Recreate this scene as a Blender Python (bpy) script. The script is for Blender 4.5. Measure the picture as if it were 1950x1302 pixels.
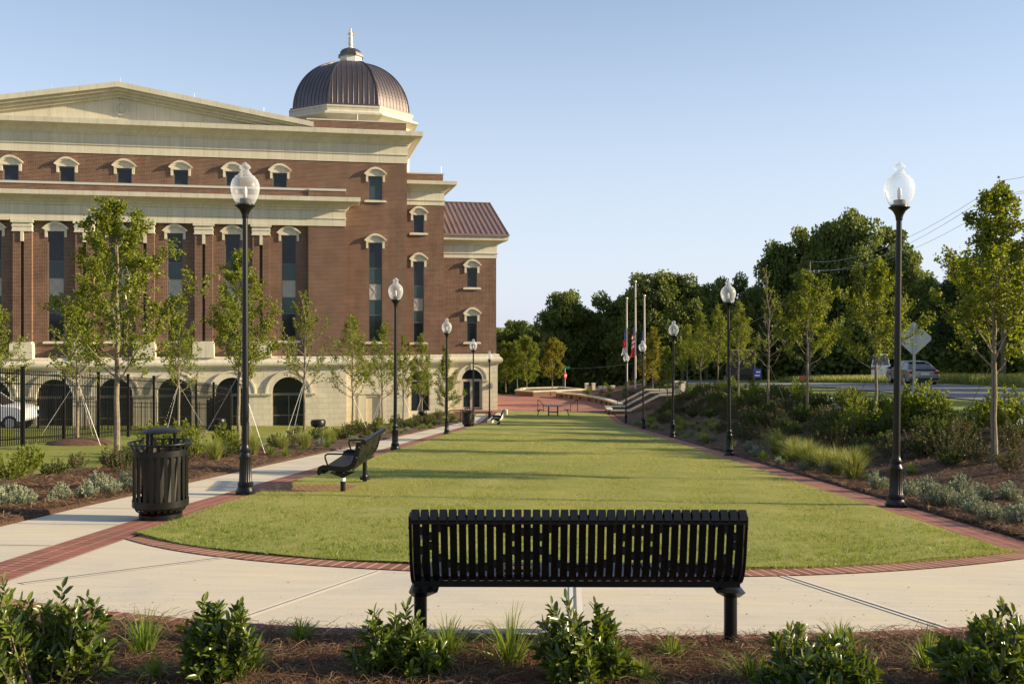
import bpy, bmesh, math, random
import numpy as np
from mathutils import Vector, Matrix, Quaternion

D = bpy.data
scene = bpy.context.scene
COL = scene.collection
for o in list(D.objects):
    D.objects.remove(o)
R = math.radians

# ------------------------------------------------------------------ camera, sky, sun, exposure
cd = D.cameras.new('camera')
cam = D.objects.new('camera', cd)
COL.objects.link(cam)
cam.location = (0, 0, 0)            # z = 0 is the photographer's eye height
cam.rotation_euler = (R(90), 0, 0)
cd.lens = 35.0
cd.sensor_width = 36.0
cd.shift_y = -0.01744
cd.clip_start = 0.05
cd.clip_end = 6000
scene.camera = cam

SUN_AZ, SUN_EL = -2.5, 18.0         # azimuth from +X towards +Y
sv = Vector((math.cos(R(SUN_EL)) * math.cos(R(SUN_AZ)), math.cos(R(SUN_EL)) * math.sin(R(SUN_AZ)), math.sin(R(SUN_EL))))
w = D.worlds.new('World')
scene.world = w
w.use_nodes = True
wn = w.node_tree
bg = wn.nodes['Background']
sky = wn.nodes.new('ShaderNodeTexSky')
sky.sky_type = 'NISHITA'
sky.sun_disc = False
sky.sun_elevation = R(SUN_EL)
sky.sun_rotation = R(90 - SUN_AZ)
sky.altitude = 300
sky.air_density = 1.0
sky.dust_density = 0.8
sky.ozone_density = 2.2
# hazy summer air: the band near the horizon is paler and greyer than the clear Nishita sky
wtc = wn.nodes.new('ShaderNodeTexCoord'); wsp = wn.nodes.new('ShaderNodeSeparateXYZ')
wn.links.new(wtc.outputs['Generated'], wsp.inputs[0])
wmr = wn.nodes.new('ShaderNodeMapRange'); wmr.interpolation_type = 'SMOOTHSTEP'
wmr.inputs['From Min'].default_value = -0.02; wmr.inputs['From Max'].default_value = 0.42
wmr.inputs['To Min'].default_value = 0.80; wmr.inputs['To Max'].default_value = 0.16
wn.links.new(wsp.outputs[2], wmr.inputs['Value'])
wmx = wn.nodes.new('ShaderNodeMix'); wmx.data_type = 'RGBA'
wn.links.new(wmr.outputs[0], wmx.inputs['Factor'])
wn.links.new(sky.outputs[0], wmx.inputs[6])
wmx.inputs[7].default_value = (4.3, 4.7, 5.6, 1)
wn.links.new(wmx.outputs[2], bg.inputs[0])
bg.inputs[1].default_value = 0.10
ld = D.lights.new('sun', 'SUN')
ld.energy = 5.0
ld.angle = R(0.5)
ld.color = (1.0, 0.82, 0.54)
sun = D.objects.new('sun', ld)
COL.objects.link(sun)
sun.rotation_euler = sv.to_track_quat('Z', 'Y').to_euler()
scene.view_settings.view_transform = 'Standard'
scene.view_settings.look = 'None'
scene.view_settings.exposure = 0.88
scene.view_settings.gamma = 1.0
scene.cycles.max_bounces = 8
scene.cycles.transparent_max_bounces = 12
scene.cycles.caustics_reflective = False
scene.cycles.caustics_refractive = False

rng = np.random.default_rng(7)
random.seed(7)

# ------------------------------------------------------------------ terrain heights
def sst(a, b, x):
    t = np.clip((x - a) / (b - a), 0, 1)
    return t * t * (3 - 2 * t)

def XL(y):                          # left edge of the lawn
    return -3.76 + 0.0397 * np.maximum(np.asarray(y, float) - 12.4, 0)

def XR(y):                          # right edge of the lawn
    return 4.80 + 0.0385 * (np.asarray(y, float) - 9.5)

def G(x, y):
    x = np.asarray(x, float); y = np.asarray(y, float)
    yy = np.where(y < 67, y, 67 + (y - 67) * 0.45)
    yy = np.minimum(yy, 67 + 13.5 * 0.45)
    return -(1.388 + 0.014 * np.clip(x, -40, 9)) - 0.0775 * np.maximum(yy, -20)

def U(x, y):
    y = np.asarray(y, float)
    z = np.interp(y, [-200, 0, 51, 65, 80, 100, 115, 145, 3000], [2.0, -1.55, -3.37, -4.05, -4.92, -6.0, -6.6, -7.2, -7.2])
    return z + 0.14 * sst(50, 62, y) * sst(17, 28, np.asarray(x, float)) * (1 - sst(90, 110, y))

def T(x, y):
    x = np.asarray(x, float); y = np.asarray(y, float)
    g = G(x, y)
    e = sst(38, 68, y) * 1.05 * sst(5, 11, -x)
    g = g - e
    xb = XR(y) + 0.85
    t = sst(0, 5.2, x - xb)
    t = t * (1 - 0.62 * sst(60, 75, y) * (1 - sst(12.5, 16, x)))
    z = g + (U(x, y) - g) * t
    far = sst(100, 116, y)
    f2 = sst(8, 20, x)
    z = z * (1 - far) + (U(x, y) * f2 + -10.0 * (1 - f2)) * far
    return z

def Tz(x, y):
    return float(T(x, y))

# ------------------------------------------------------------------ mesh helpers
class MB:
    def __init__(s):
        s.v = []; s.f = []
    def add(s, vs, fs):
        o = len(s.v)
        s.v.extend([tuple(map(float, q)) for q in vs])
        s.f.extend([tuple(i + o for i in q) for q in fs])
        return s
    def box(s, x0, x1, y0, y1, z0, z1):
        return s.add([(x0, y0, z0), (x1, y0, z0), (x1, y1, z0), (x0, y1, z0), (x0, y0, z1), (x1, y0, z1), (x1, y1, z1), (x0, y1, z1)],
                     [(0, 3, 2, 1), (4, 5, 6, 7), (0, 1, 5, 4), (1, 2, 6, 5), (2, 3, 7, 6), (3, 0, 4, 7)])
    def bar(s, a, b, wx, wy=None):
        a = Vector(a); b = Vector(b); wy = wy or wx
        d = (b - a).normalized()
        ref = Vector((0, 0, 1)) if abs(d.z) < 0.95 else Vector((1, 0, 0))
        p = d.cross(ref).normalized() * wx / 2
        q = p.cross(d).normalized() * wy / 2
        return s.add([a - p - q, a + p - q, a + p + q, a - p + q, b - p - q, b + p - q, b + p + q, b - p + q],
                     [(0, 3, 2, 1), (4, 5, 6, 7), (0, 1, 5, 4), (1, 2, 6, 5), (2, 3, 7, 6), (3, 0, 4, 7)])
    def tube(s, pts, rad, n=8, cap=True):
        pts = [Vector(p) for p in pts]
        if not hasattr(rad, '__len__'):
            rad = [rad] * len(pts)
        vs = []; fs = []
        up = None
        for i, p in enumerate(pts):
            d = (pts[min(i + 1, len(pts) - 1)] - pts[max(i - 1, 0)])
            d = d.normalized() if d.length > 1e-9 else Vector((0, 0, 1))
            if up is None:
                ref = Vector((0, 0, 1)) if abs(d.z) < 0.9 else Vector((1, 0, 0))
                up = d.cross(ref).normalized()
            else:
                up = (up - d * up.dot(d))
                up = up.normalized() if up.length > 1e-6 else d.orthogonal().normalized()
            q = d.cross(up)
            for k in range(n):
                a = 2 * math.pi * k / n
                vs.append(p + (up * math.cos(a) + q * math.sin(a)) * rad[i])
        for i in range(len(pts) - 1):
            for k in range(n):
                k2 = (k + 1) % n
                fs.append((i * n + k, i * n + k2, (i + 1) * n + k2, (i + 1) * n + k))
        if cap:
            fs.append(tuple(range(n - 1, -1, -1)))
            fs.append(tuple((len(pts) - 1) * n + k for k in range(n)))
        return s.add(vs, fs)
    def lathe(s, prof, n=24, c=(0, 0, 0), flute=None, phase=0.0):
        vs = []; fs = []
        for i, (r, z) in enumerate(prof):
            fl = flute[i] if flute else 0
            for k in range(n):
                a = 2 * math.pi * k / n + phase
                rr = r * (1 - fl * (k % 2))
                vs.append((c[0] + rr * math.cos(a), c[1] + rr * math.sin(a), c[2] + z))
        for i in range(len(prof) - 1):
            for k in range(n):
                k2 = (k + 1) % n
                fs.append((i * n + k, i * n + k2, (i + 1) * n + k2, (i + 1) * n + k))
        fs.append(tuple(range(n - 1, -1, -1)))
        fs.append(tuple((len(prof) - 1) * n + k for k in range(n)))
        return s.add(vs, fs)
    def ext(s, poly, y0, y1):
        """polygon of (x, z) extruded along y"""
        n = len(poly)
        vs = [(p[0], y0, p[1]) for p in poly] + [(p[0], y1, p[1]) for p in poly]
        fs = [(i, (i + 1) % n, (i + 1) % n + n, i + n) for i in range(n)]
        fs += [tuple(range(n - 1, -1, -1)), tuple(range(n, 2 * n))]
        return s.add(vs, fs)
    def extz(s, poly, z0, z1):
        n = len(poly)
        vs = [(p[0], p[1], z0) for p in poly] + [(p[0], p[1], z1) for p in poly]
        fs = [(i, (i + 1) % n, (i + 1) % n + n, i + n) for i in range(n)]
        fs += [tuple(range(n - 1, -1, -1)), tuple(range(n, 2 * n))]
        return s.add(vs, fs)
    def sweep(s, path, prof, closed=False):
        """path of (x,y); profile of (offset to the right of travel, z)"""
        n = len(path)
        P = [Vector(p) for p in path]
        rows = []
        for i in range(n):
            if closed:
                d0 = (P[i] - P[i - 1]).normalized(); d1 = (P[(i + 1) % n] - P[i]).normalized()
            else:
                d0 = (P[i] - P[i - 1]).normalized() if i else (P[1] - P[0]).normalized()
                d1 = (P[i + 1] - P[i]).normalized() if i < n - 1 else d0
            n0 = Vector((d0.y, -d0.x)); n1 = Vector((d1.y, -d1.x))
            m = (n0 + n1)
            m = m / max(m.dot(n0), 0.2)
            rows.append([(P[i].x + m.x * o, P[i].y + m.y * o, z) for o, z in prof])
        k = len(prof)
        vs = [q for r in rows for q in r]
        fs = []
        for i in range(n if closed else n - 1):
            j = (i + 1) % n
            for a in range(k - 1):
                fs.append((i * k + a, j * k + a, j * k + a + 1, i * k + a + 1))
        if not closed:
            fs.append(tuple(range(k)))
            fs.append(tuple((n - 1) * k + a for a in range(k - 1, -1, -1)))
        return s.add(vs, fs)
    def xf(s, M):
        s.v = [tuple(M @ Vector(q)) for q in s.v]
        return s
    def build(s, name, mat, parent=None, smooth=False, loc=None, rz=0.0, fix=True, bevel=0):
        me = D.meshes.new(name)
        me.from_pydata(s.v, [], s.f)
        if fix:
            bm = bmesh.new(); bm.from_mesh(me)
            bmesh.ops.recalc_face_normals(bm, faces=bm.faces)
            bm.to_mesh(me); bm.free()
        me.materials.append(mat)
        if smooth:
            me.polygons.foreach_set('use_smooth', [True] * len(me.polygons))
            try:
                me.set_sharp_from_angle(angle=R(38))
            except Exception:
                pass
        o = D.objects.new(name, me)
        COL.objects.link(o)
        if parent is not None:
            o.parent = parent
        if loc is not None:
            o.location = loc
        o.rotation_euler.z = rz
        if bevel:
            m = o.modifiers.new('bevel', 'BEVEL'); m.width = bevel; m.segments = 2; m.limit_method = 'ANGLE'
        return o

def np_mesh(name, verts, faces, mat, parent=None, tint=None, uv=None, smooth=False):
    verts = np.asarray(verts, np.float32); faces = np.asarray(faces, np.int32)
    me = D.meshes.new(name)
    nf, k = faces.shape
    me.vertices.add(len(verts)); me.vertices.foreach_set('co', verts.ravel())
    me.loops.add(nf * k); me.loops.foreach_set('vertex_index', faces.ravel())
    me.polygons.add(nf)
    me.polygons.foreach_set('loop_start', np.arange(0, nf * k, k, dtype=np.int32))
    me.polygons.foreach_set('loop_total', np.full(nf, k, np.int32))
    if smooth:
        me.polygons.foreach_set('use_smooth', np.ones(nf, bool))
    me.update(calc_edges=True)
    if tint is not None:
        a = me.attributes.new('tint', 'FLOAT', 'POINT')
        a.data.foreach_set('value', np.asarray(tint, np.float32))
    if uv is not None:
        l = me.uv_layers.new(name='UVMap')
        l.data.foreach_set('uv', np.asarray(uv, np.float32)[faces.ravel()].ravel())
    me.materials.append(mat)
    o = D.objects.new(name, me)
    COL.objects.link(o)
    if parent is not None:
        o.parent = parent
    return o

def tag(o, label=None, cat=None, group=None, kind=None):
    if label: o['label'] = label
    if cat: o['category'] = cat
    if group: o['group'] = group
    if kind: o['kind'] = kind
    return o

def thing(name, label, cat, loc=(0, 0, 0), rz=0.0, group=None):
    o = D.objects.new(name, None)
    COL.objects.link(o)
    o.location = loc
    o.rotation_euler.z = rz
    return tag(o, label, cat, group)

KIDS = {}
def dup(root, label, loc, rz=0.0, scale=None, group=None):
    r = root.copy(); COL.objects.link(r)
    r.location = loc; r.rotation_euler = (0, 0, rz)
    if scale is not None: r.scale = scale
    r['label'] = label
    if group: r['group'] = group
    if root not in KIDS:
        KIDS[root] = [(c, list(c.children)) for c in root.children]
    for ch, subs in KIDS[root]:
        c = ch.copy(); COL.objects.link(c); c.parent = r
        for g in subs:
            d = g.copy(); COL.objects.link(d); d.parent = c
    return r

# ------------------------------------------------------------------ materials
def mat(name):
    m = D.materials.new(name); m.use_nodes = True
    return m, m.node_tree, m.node_tree.nodes['Principled BSDF']

def nd(nt, t, **kw):
    n = nt.nodes.new(t)
    for k, v in kw.items():
        if k in ('operation', 'blend_type', 'data_type', 'attribute_name', 'musgrave_type', 'feature', 'interpolation'):
            setattr(n, k, v)
        else:
            n.inputs[k].default_value = v
    return n

def ramp(nt, stops):
    n = nt.nodes.new('ShaderNodeValToRGB')
    cr = n.color_ramp
    while len(cr.elements) > 1: cr.elements.remove(cr.elements[0])
    cr.elements[0].position = stops[0][0]; cr.elements[0].color = (*stops[0][1], 1)
    for p, c in stops[1:]:
        e = cr.elements.new(p); e.color = (*c, 1)
    return n

def simple(name, col, rough=0.6, metal=0.0, var=0.12, scale=6.0, bump=0.0, spec=0.5, bscale=None):
    m, nt, b = mat(name)
    L = nt.links
    tc = nt.nodes.new('ShaderNodeTexCoord')
    no = nd(nt, 'ShaderNodeTexNoise', Scale=scale, Detail=6.0, Roughness=0.6)
    L.new(tc.outputs['Object'], no.inputs['Vector'])
    c = np.array(col)
    rp = ramp(nt, [(0.3, tuple(c * (1 - var))), (0.7, tuple(np.minimum(c * (1 + var), 1)))])
    L.new(no.outputs['Fac'], rp.inputs['Fac'])
    L.new(rp.outputs['Color'], b.inputs['Base Color'])
    b.inputs['Roughness'].default_value = rough
    b.inputs['Metallic'].default_value = metal
    b.inputs['Specular IOR Level'].default_value = spec
    if bump:
        n2 = nd(nt, 'ShaderNodeTexNoise', Scale=bscale or scale * 6, Detail=5.0)
        L.new(tc.outputs['Object'], n2.inputs['Vector'])
        bp = nd(nt, 'ShaderNodeBump', Strength=bump, Distance=0.02)
        L.new(n2.outputs['Fac'], bp.inputs['Height'])
        L.new(bp.outputs['Normal'], b.inputs['Normal'])
    return m

def leafmat(name, c0, c1, rough=0.5, trans=0.35, spec=0.3):
    """per-leaf tint attribute picks a colour between c0 and c1"""
    m, nt, b = mat(name)
    L = nt.links
    at = nd(nt, 'ShaderNodeAttribute', attribute_name='tint')
    mid = tuple((np.array(c0) + np.array(c1)) / 2)
    rp = ramp(nt, [(0.0, c0), (0.5, mid), (1.0, c1)])
    L.new(at.outputs['Fac'], rp.inputs['Fac'])
    L.new(rp.outputs['Color'], b.inputs['Base Color'])
    b.inputs['Roughness'].default_value = rough
    b.inputs['Specular IOR Level'].default_value = spec
    tr = nt.nodes.new('ShaderNodeBsdfTranslucent')
    hs = nd(nt, 'ShaderNodeHueSaturation', Hue=0.485, Saturation=1.15, Value=1.5)
    L.new(rp.outputs['Color'], hs.inputs['Color'])
    L.new(hs.outputs['Color'], tr.inputs['Color'])
    mx = nd(nt, 'ShaderNodeMixShader', Fac=trans)
    L.new(b.outputs[0], mx.inputs[1]); L.new(tr.outputs[0], mx.inputs[2])
    L.new(mx.outputs[0], nt.nodes['Material Output'].inputs['Surface'])
    return m

def facade_vec(nt):
    """object coordinates folded so that front and side walls both get (along, up)"""
    tc = nt.nodes.new('ShaderNodeTexCoord')
    sp = nt.nodes.new('ShaderNodeSeparateXYZ')
    nt.links.new(tc.outputs['Object'], sp.inputs[0])
    ad = nd(nt, 'ShaderNodeMath', operation='ADD')
    nt.links.new(sp.outputs[0], ad.inputs[0]); nt.links.new(sp.outputs[1], ad.inputs[1])
    cb = nt.nodes.new('ShaderNodeCombineXYZ')
    nt.links.new(ad.outputs[0], cb.inputs[0]); nt.links.new(sp.outputs[2], cb.inputs[1])
    return cb.outputs[0], tc

def brickmat(name, c1, c2, mortar, bw=0.2, rh=0.068, ms=0.011, stain=0.25, dark=True, uvmode=None, offset=0.5, rough=0.85, bump=0.35):
    m, nt, b = mat(name)
    L = nt.links
    if uvmode == 'UV':
        tc = nt.nodes.new('ShaderNodeTexCoord'); vec = tc.outputs['UV']
    elif uvmode == 'XY':
        tc = nt.nodes.new('ShaderNodeTexCoord'); vec = tc.outputs['Object']
    else:
        vec, tc = facade_vec(nt)
    br = nd(nt, 'ShaderNodeTexBrick', Scale=1.0)
    br.offset = offset
    br.inputs['Color1'].default_value = (*c1, 1)
    br.inputs['Color2'].default_value = (*c2, 1)
    br.inputs['Mortar'].default_value = (*mortar, 1)
    br.inputs['Mortar Size'].default_value = ms
    br.inputs['Mortar Smooth'].default_value = 0.2
    br.inputs['Bias'].default_value = -0.1
    br.inputs['Brick Width'].default_value = bw
    br.inputs['Row Height'].default_value = rh
    L.new(vec, br.inputs['Vector'])
    out = br.outputs['Color']
    if dark:                       # scattered darker bricks
        b2 = nd(nt, 'ShaderNodeTexBrick', Scale=1.0)
        b2.offset = offset
        b2.inputs['Color1'].default_value = (1, 1, 1, 1); b2.inputs['Color2'].default_value = (0, 0, 0, 1)
        b2.inputs['Mortar'].default_value = (1, 1, 1, 1)
        b2.inputs['Mortar Size'].default_value = ms
        b2.inputs['Bias'].default_value = -0.68
        b2.inputs['Brick Width'].default_value = bw; b2.inputs['Row Height'].default_value = rh
        mp = nd(nt, 'ShaderNodeVectorMath', operation='ADD')
        mp.inputs[1].default_value = (bw * 340, rh * 220, 0)
        L.new(vec, mp.inputs[0]); L.new(mp.outputs[0], b2.inputs['Vector'])
        mx = nd(nt, 'ShaderNodeMix', data_type='RGBA', blend_type='MULTIPLY')
        mx.inputs['Factor'].default_value = 0.66
        L.new(out, mx.inputs[6]); L.new(b2.outputs['Color'], mx.inputs[7])
        out = mx.outputs[2]
    no = nd(nt, 'ShaderNodeTexNoise', Scale=0.9, Detail=7.0, Roughness=0.65)
    L.new(tc.outputs['Object'], no.inputs['Vector'])
    rp = ramp(nt, [(0.3, (1 - stain,) * 3), (0.7, (1, 1, 1))])
    L.new(no.outputs['Fac'], rp.inputs['Fac'])
    if uvmode is None:              # rain streaks down the walls
        mp2 = nd(nt, 'ShaderNodeMapping'); mp2.inputs['Scale'].default_value = (2.6, 2.6, 0.16)
        n5 = nd(nt, 'ShaderNodeTexNoise', Scale=1.0, Detail=6.0, Roughness=0.7)
        L.new(tc.outputs['Object'], mp2.inputs['Vector']); L.new(mp2.outputs[0], n5.inputs['Vector'])
        r5 = ramp(nt, [(0.35, (0.84, 0.83, 0.80)), (0.62, (1, 1, 1))])
        L.new(n5.outputs['Fac'], r5.inputs['Fac'])
        m5 = nd(nt, 'ShaderNodeMix', data_type='RGBA', blend_type='MULTIPLY'); m5.inputs['Factor'].default_value = 0.8
        L.new(out, m5.inputs[6]); L.new(r5.outputs['Color'], m5.inputs[7]); out = m5.outputs[2]
    m2 = nd(nt, 'ShaderNodeMix', data_type='RGBA', blend_type='MULTIPLY')
    m2.inputs['Factor'].default_value = 1.0
    L.new(out, m2.inputs[6]); L.new(rp.outputs['Color'], m2.inputs[7])
    L.new(m2.outputs[2], b.inputs['Base Color'])
    b.inputs['Roughness'].default_value = rough
    b.inputs['Specular IOR Level'].default_value = 0.25
    if bump:
        bp = nd(nt, 'ShaderNodeBump', Strength=bump, Distance=0.01)
        bp.invert = True
        L.new(br.outputs['Fac'], bp.inputs['Height'])
        L.new(bp.outputs['Normal'], b.inputs['Normal'])
    return m

M = {}
M['brick'] = brickmat('brick_wall', (0.190, 0.074, 0.048), (0.100, 0.040, 0.030), (0.36, 0.28, 0.20), bw=0.24, rh=0.10, ms=0.016, stain=0.34)
M['stone'] = brickmat('limestone', (0.69, 0.635, 0.50), (0.64, 0.585, 0.46), (0.42, 0.36, 0.24), bw=1.2, rh=40, ms=0.012, stain=0.10, dark=False, offset=0.0, bump=0.1)
M['stoneblock'] = brickmat('limestone_block', (0.70, 0.635, 0.49), (0.63, 0.565, 0.43), (0.44, 0.36, 0.24), bw=0.8, rh=0.4, ms=0.012, stain=0.12, dark=False, bump=0.15)
M['dome'] = simple('bronze_roof', (0.125, 0.103, 0.10), rough=0.40, metal=0.7, var=0.12, scale=0.8)
M['roof'] = simple('brown_metal_roof', (0.26, 0.165, 0.135), rough=0.45, metal=0.3, var=0.08, scale=0.5)
M['white'] = simple('white_paint', (0.70, 0.68, 0.62), rough=0.5, var=0.04)
M['glassdark'] = simple('tinted_glass', (0.012, 0.020, 0.026), rough=0.05, var=0.5, scale=0.25, spec=0.35)
M['blind'] = simple('shaded_glass', (0.040, 0.068, 0.066), rough=0.10, var=0.25, scale=0.3, spec=0.35)
M['wframe'] = simple('bronze_frame', (0.14, 0.13, 0.12), rough=0.5, metal=0.3, var=0.05)
M['spandrel'] = simple('grey_panel', (0.40, 0.37, 0.32), rough=0.7, var=0.08)
M['black'] = simple('black_powder_coat', (0.006, 0.006, 0.007), rough=0.36, var=0.25, scale=25, bump=0.06, bscale=400, spec=0.4)
M['blackmatt'] = simple('black_plastic', (0.009, 0.009, 0.009), rough=0.6, var=0.2, scale=8)
M['liner'] = simple('grey_plastic_liner', (0.05, 0.047, 0.04), rough=0.6, var=0.1, scale=5)
M['steel'] = simple('galvanised_steel', (0.42, 0.42, 0.41), rough=0.45, metal=0.7, var=0.1, scale=10)
M['bark'] = simple('bark', (0.22, 0.175, 0.12), rough=0.9, var=0.35, scale=14, bump=0.6, bscale=60)
M['barkdark'] = simple('forest_bark', (0.10, 0.08, 0.06), rough=0.9, var=0.3, scale=3)
M['strap_white'] = simple('white_guy_strap', (0.7, 0.68, 0.62), rough=0.8, var=0.05)
M['strap_green'] = simple('green_guy_strap', (0.03, 0.045, 0.025), rough=0.8, var=0.1)
M['tyre'] = simple('rubber', (0.02, 0.02, 0.02), rough=0.8, var=0.1)
M['carwhite'] = simple('white_car_paint', (0.78, 0.78, 0.78), rough=0.2, var=0.02, spec=0.6)
M['cartan'] = simple('champagne_car_paint', (0.30, 0.28, 0.24), rough=0.28, metal=0.55, var=0.03)
M['cardark'] = simple('car_window', (0.02, 0.022, 0.025), rough=0.05, var=0.1, spec=0.9)
M['redlamp'] = simple('red_lens', (0.45, 0.02, 0.015), rough=0.2, var=0.05)
M['truck'] = simple('dark_truck_paint', (0.03, 0.025, 0.022), rough=0.6, var=0.15, scale=1.0)
M['red'] = simple('red_paint', (0.5, 0.03, 0.03), rough=0.4, var=0.05)
M['green'] = simple('green_sign', (0.02, 0.22, 0.10), rough=0.4, var=0.05)
M['blue'] = simple('blue_cloth', (0.03, 0.06, 0.28), rough=0.7, var=0.1)
M['orange'] = simple('orange_sign', (0.75, 0.17, 0.02), rough=0.5, var=0.05)
M['signback'] = simple('aluminium_sign_back', (0.50, 0.51, 0.49), rough=0.5, metal=0.25, var=0.05, scale=3)
M['flagpole'] = simple('pale_aluminium_pole', (0.66, 0.60, 0.55), rough=0.4, metal=0.3, var=0.03)
M['wood'] = simple('utility_pole_wood', (0.13, 0.11, 0.09), rough=0.9, var=0.2, scale=5)
M['asphalt'] = simple('asphalt', (0.17, 0.165, 0.16), rough=0.9, var=0.12, scale=2.0, bump=0.2, bscale=80)
M['rock'] = simple('landscape_rock', (0.42, 0.36, 0.27), rough=0.9, var=0.25, scale=8, bump=0.5)
M['petal'] = simple('red_petals', (0.60, 0.02, 0.06), rough=0.6, var=0.15, scale=20)
M['tan_door'] = simple('beige_door_paint', (0.62, 0.52, 0.36), rough=0.5, var=0.03)
M['doorframe'] = simple('grey_brown_frame', (0.40, 0.34, 0.27), rough=0.5, var=0.05)
M['bluegrey'] = simple('blue_grey_plastic', (0.09, 0.12, 0.17), rough=0.5, var=0.1)

def globemat():
    m, nt, b = mat('clear_ribbed_globe')
    L = nt.links
    b.inputs['Base Color'].default_value = (0.93, 0.93, 0.92, 1)
    b.inputs['Roughness'].default_value = 0.22
    b.inputs['Specular IOR Level'].default_value = 0.8
    tc = nt.nodes.new('ShaderNodeTexCoord')
    no = nd(nt, 'ShaderNodeTexNoise', Scale=90.0, Detail=3.0)
    L.new(tc.outputs['Object'], no.inputs['Vector'])
    bp = nd(nt, 'ShaderNodeBump', Strength=0.35, Distance=0.006)
    L.new(no.outputs['Fac'], bp.inputs['Height'])
    L.new(bp.outputs['Normal'], b.inputs['Normal'])
    tl = nd(nt, 'ShaderNodeBsdfTranslucent', Color=(0.80, 0.88, 1.0, 1))
    m1 = nd(nt, 'ShaderNodeMixShader', Fac=0.45)
    L.new(b.outputs[0], m1.inputs[1]); L.new(tl.outputs[0], m1.inputs[2])
    tp = nd(nt, 'ShaderNodeBsdfTransparent', Color=(0.97, 0.97, 0.97, 1))
    fr = nd(nt, 'ShaderNodeLayerWeight', Blend=0.35)
    rp = ramp(nt, [(0.0, (0.16,) * 3), (1.0, (0.70,) * 3)])
    L.new(fr.outputs['Facing'], rp.inputs['Fac'])
    m2 = nt.nodes.new('ShaderNodeMixShader')
    L.new(rp.outputs['Color'], m2.inputs[0])
    L.new(tp.outputs[0], m2.inputs[1]); L.new(m1.outputs[0], m2.inputs[2])
    L.new(m2.outputs[0], nt.nodes['Material Output'].inputs['Surface'])
    return m
M['globe'] = globemat()

def grassmat(name, c_lo, c_hi, c_dry, sc=1.0, bump=0.6):
    m, nt, b = mat(name)
    L = nt.links
    tc = nt.nodes.new('ShaderNodeTexCoord')
    n1 = nd(nt, 'ShaderNodeTexNoise', Scale=1.1 * sc, Detail=8.0, Roughness=0.7)
    n2 = nd(nt, 'ShaderNodeTexNoise', Scale=38 * sc, Detail=5.0, Roughness=0.75)
    n3 = nd(nt, 'ShaderNodeTexNoise', Scale=0.25 * sc, Detail=4.0)
    for n in (n1, n2, n3): L.new(tc.outputs['Object'], n.inputs['Vector'])
    r1 = ramp(nt, [(0.3, c_lo), (0.68, c_hi)])
    L.new(n2.outputs['Fac'], r1.inputs['Fac'])
    r2 = ramp(nt, [(0.45, (0, 0, 0)), (0.72, (0.75, 0.75, 0.75))])
    L.new(n1.outputs['Fac'], r2.inputs['Fac'])
    mx = nd(nt, 'ShaderNodeMix', data_type='RGBA')
    L.new(r2.outputs['Color'], mx.inputs['Factor'])
    L.new(r1.outputs['Color'], mx.inputs[6]); mx.inputs[7].default_value = (*c_dry, 1)
    r3 = ramp(nt, [(0.3, (0.8, 0.86, 0.8)), (0.7, (1.1, 1.05, 1.0))])
    L.new(n3.outputs['Fac'], r3.inputs['Fac'])
    m2 = nd(nt, 'ShaderNodeMix', data_type='RGBA', blend_type='MULTIPLY'); m2.inputs['Factor'].default_value = 1
    L.new(mx.outputs[2], m2.inputs[6]); L.new(r3.outputs['Color'], m2.inputs[7])
    L.new(m2.outputs[2], b.inputs['Base Color'])
    b.inputs['Roughness'].default_value = 0.9
    b.inputs['Specular IOR Level'].default_value = 0.1
    bp = nd(nt, 'ShaderNodeBump', Strength=bump, Distance=0.04)
    L.new(n2.outputs['Fac'], bp.inputs['Height'])
    L.new(bp.outputs['Normal'], b.inputs['Normal'])
    return m
M['lawn'] = grassmat('lawn_turf', (0.178, 0.195, 0.050), (0.365, 0.362, 0.105), (0.43, 0.38, 0.15))
M['ground'] = grassmat('meadow_turf', (0.14, 0.165, 0.035), (0.31, 0.32, 0.075), (0.36, 0.32, 0.11), sc=0.6)

def mulchmat():
    m, nt, b = mat('pine_straw_mulch')
    L = nt.links
    tc = nt.nodes.new('ShaderNodeTexCoord')
    n1 = nd(nt, 'ShaderNodeTexNoise', Scale=26.0, Detail=8.0, Roughness=0.8)
    n1.inputs['Distortion'].default_value = 1.5
    n2 = nd(nt, 'ShaderNodeTexNoise', Scale=1.6, Detail=5.0)
    for n in (n1, n2): L.new(tc.outputs['Object'], n.inputs['Vector'])
    r1 = ramp(nt, [(0.32, (0.035, 0.017, 0.010)), (0.5, (0.11, 0.055, 0.030)), (0.7, (0.24, 0.135, 0.07))])
    L.new(n1.outputs['Fac'], r1.inputs['Fac'])
    r2 = ramp(nt, [(0.3, (0.65, 0.6, 0.58)), (0.7, (1, 1, 1))])
    L.new(n2.outputs['Fac'], r2.inputs['Fac'])
    m2 = nd(nt, 'ShaderNodeMix', data_type='RGBA', blend_type='MULTIPLY'); m2.inputs['Factor'].default_value = 1
    L.new(r1.outputs['Color'], m2.inputs[6]); L.new(r2.outputs['Color'], m2.inputs[7])
    L.new(m2.outputs[2], b.inputs['Base Color'])
    b.inputs['Roughness'].default_value = 0.95
    bp = nd(nt, 'ShaderNodeBump', Strength=0.9, Distance=0.04)
    L.new(n1.outputs['Fac'], bp.inputs['Height'])
    L.new(bp.outputs['Normal'], b.inputs['Normal'])
    return m
M['mulch'] = mulchmat()
M['straw'] = leafmat('pine_straw', (0.05, 0.025, 0.013), (0.31, 0.18, 0.095), rough=0.8, trans=0.1)

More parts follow.
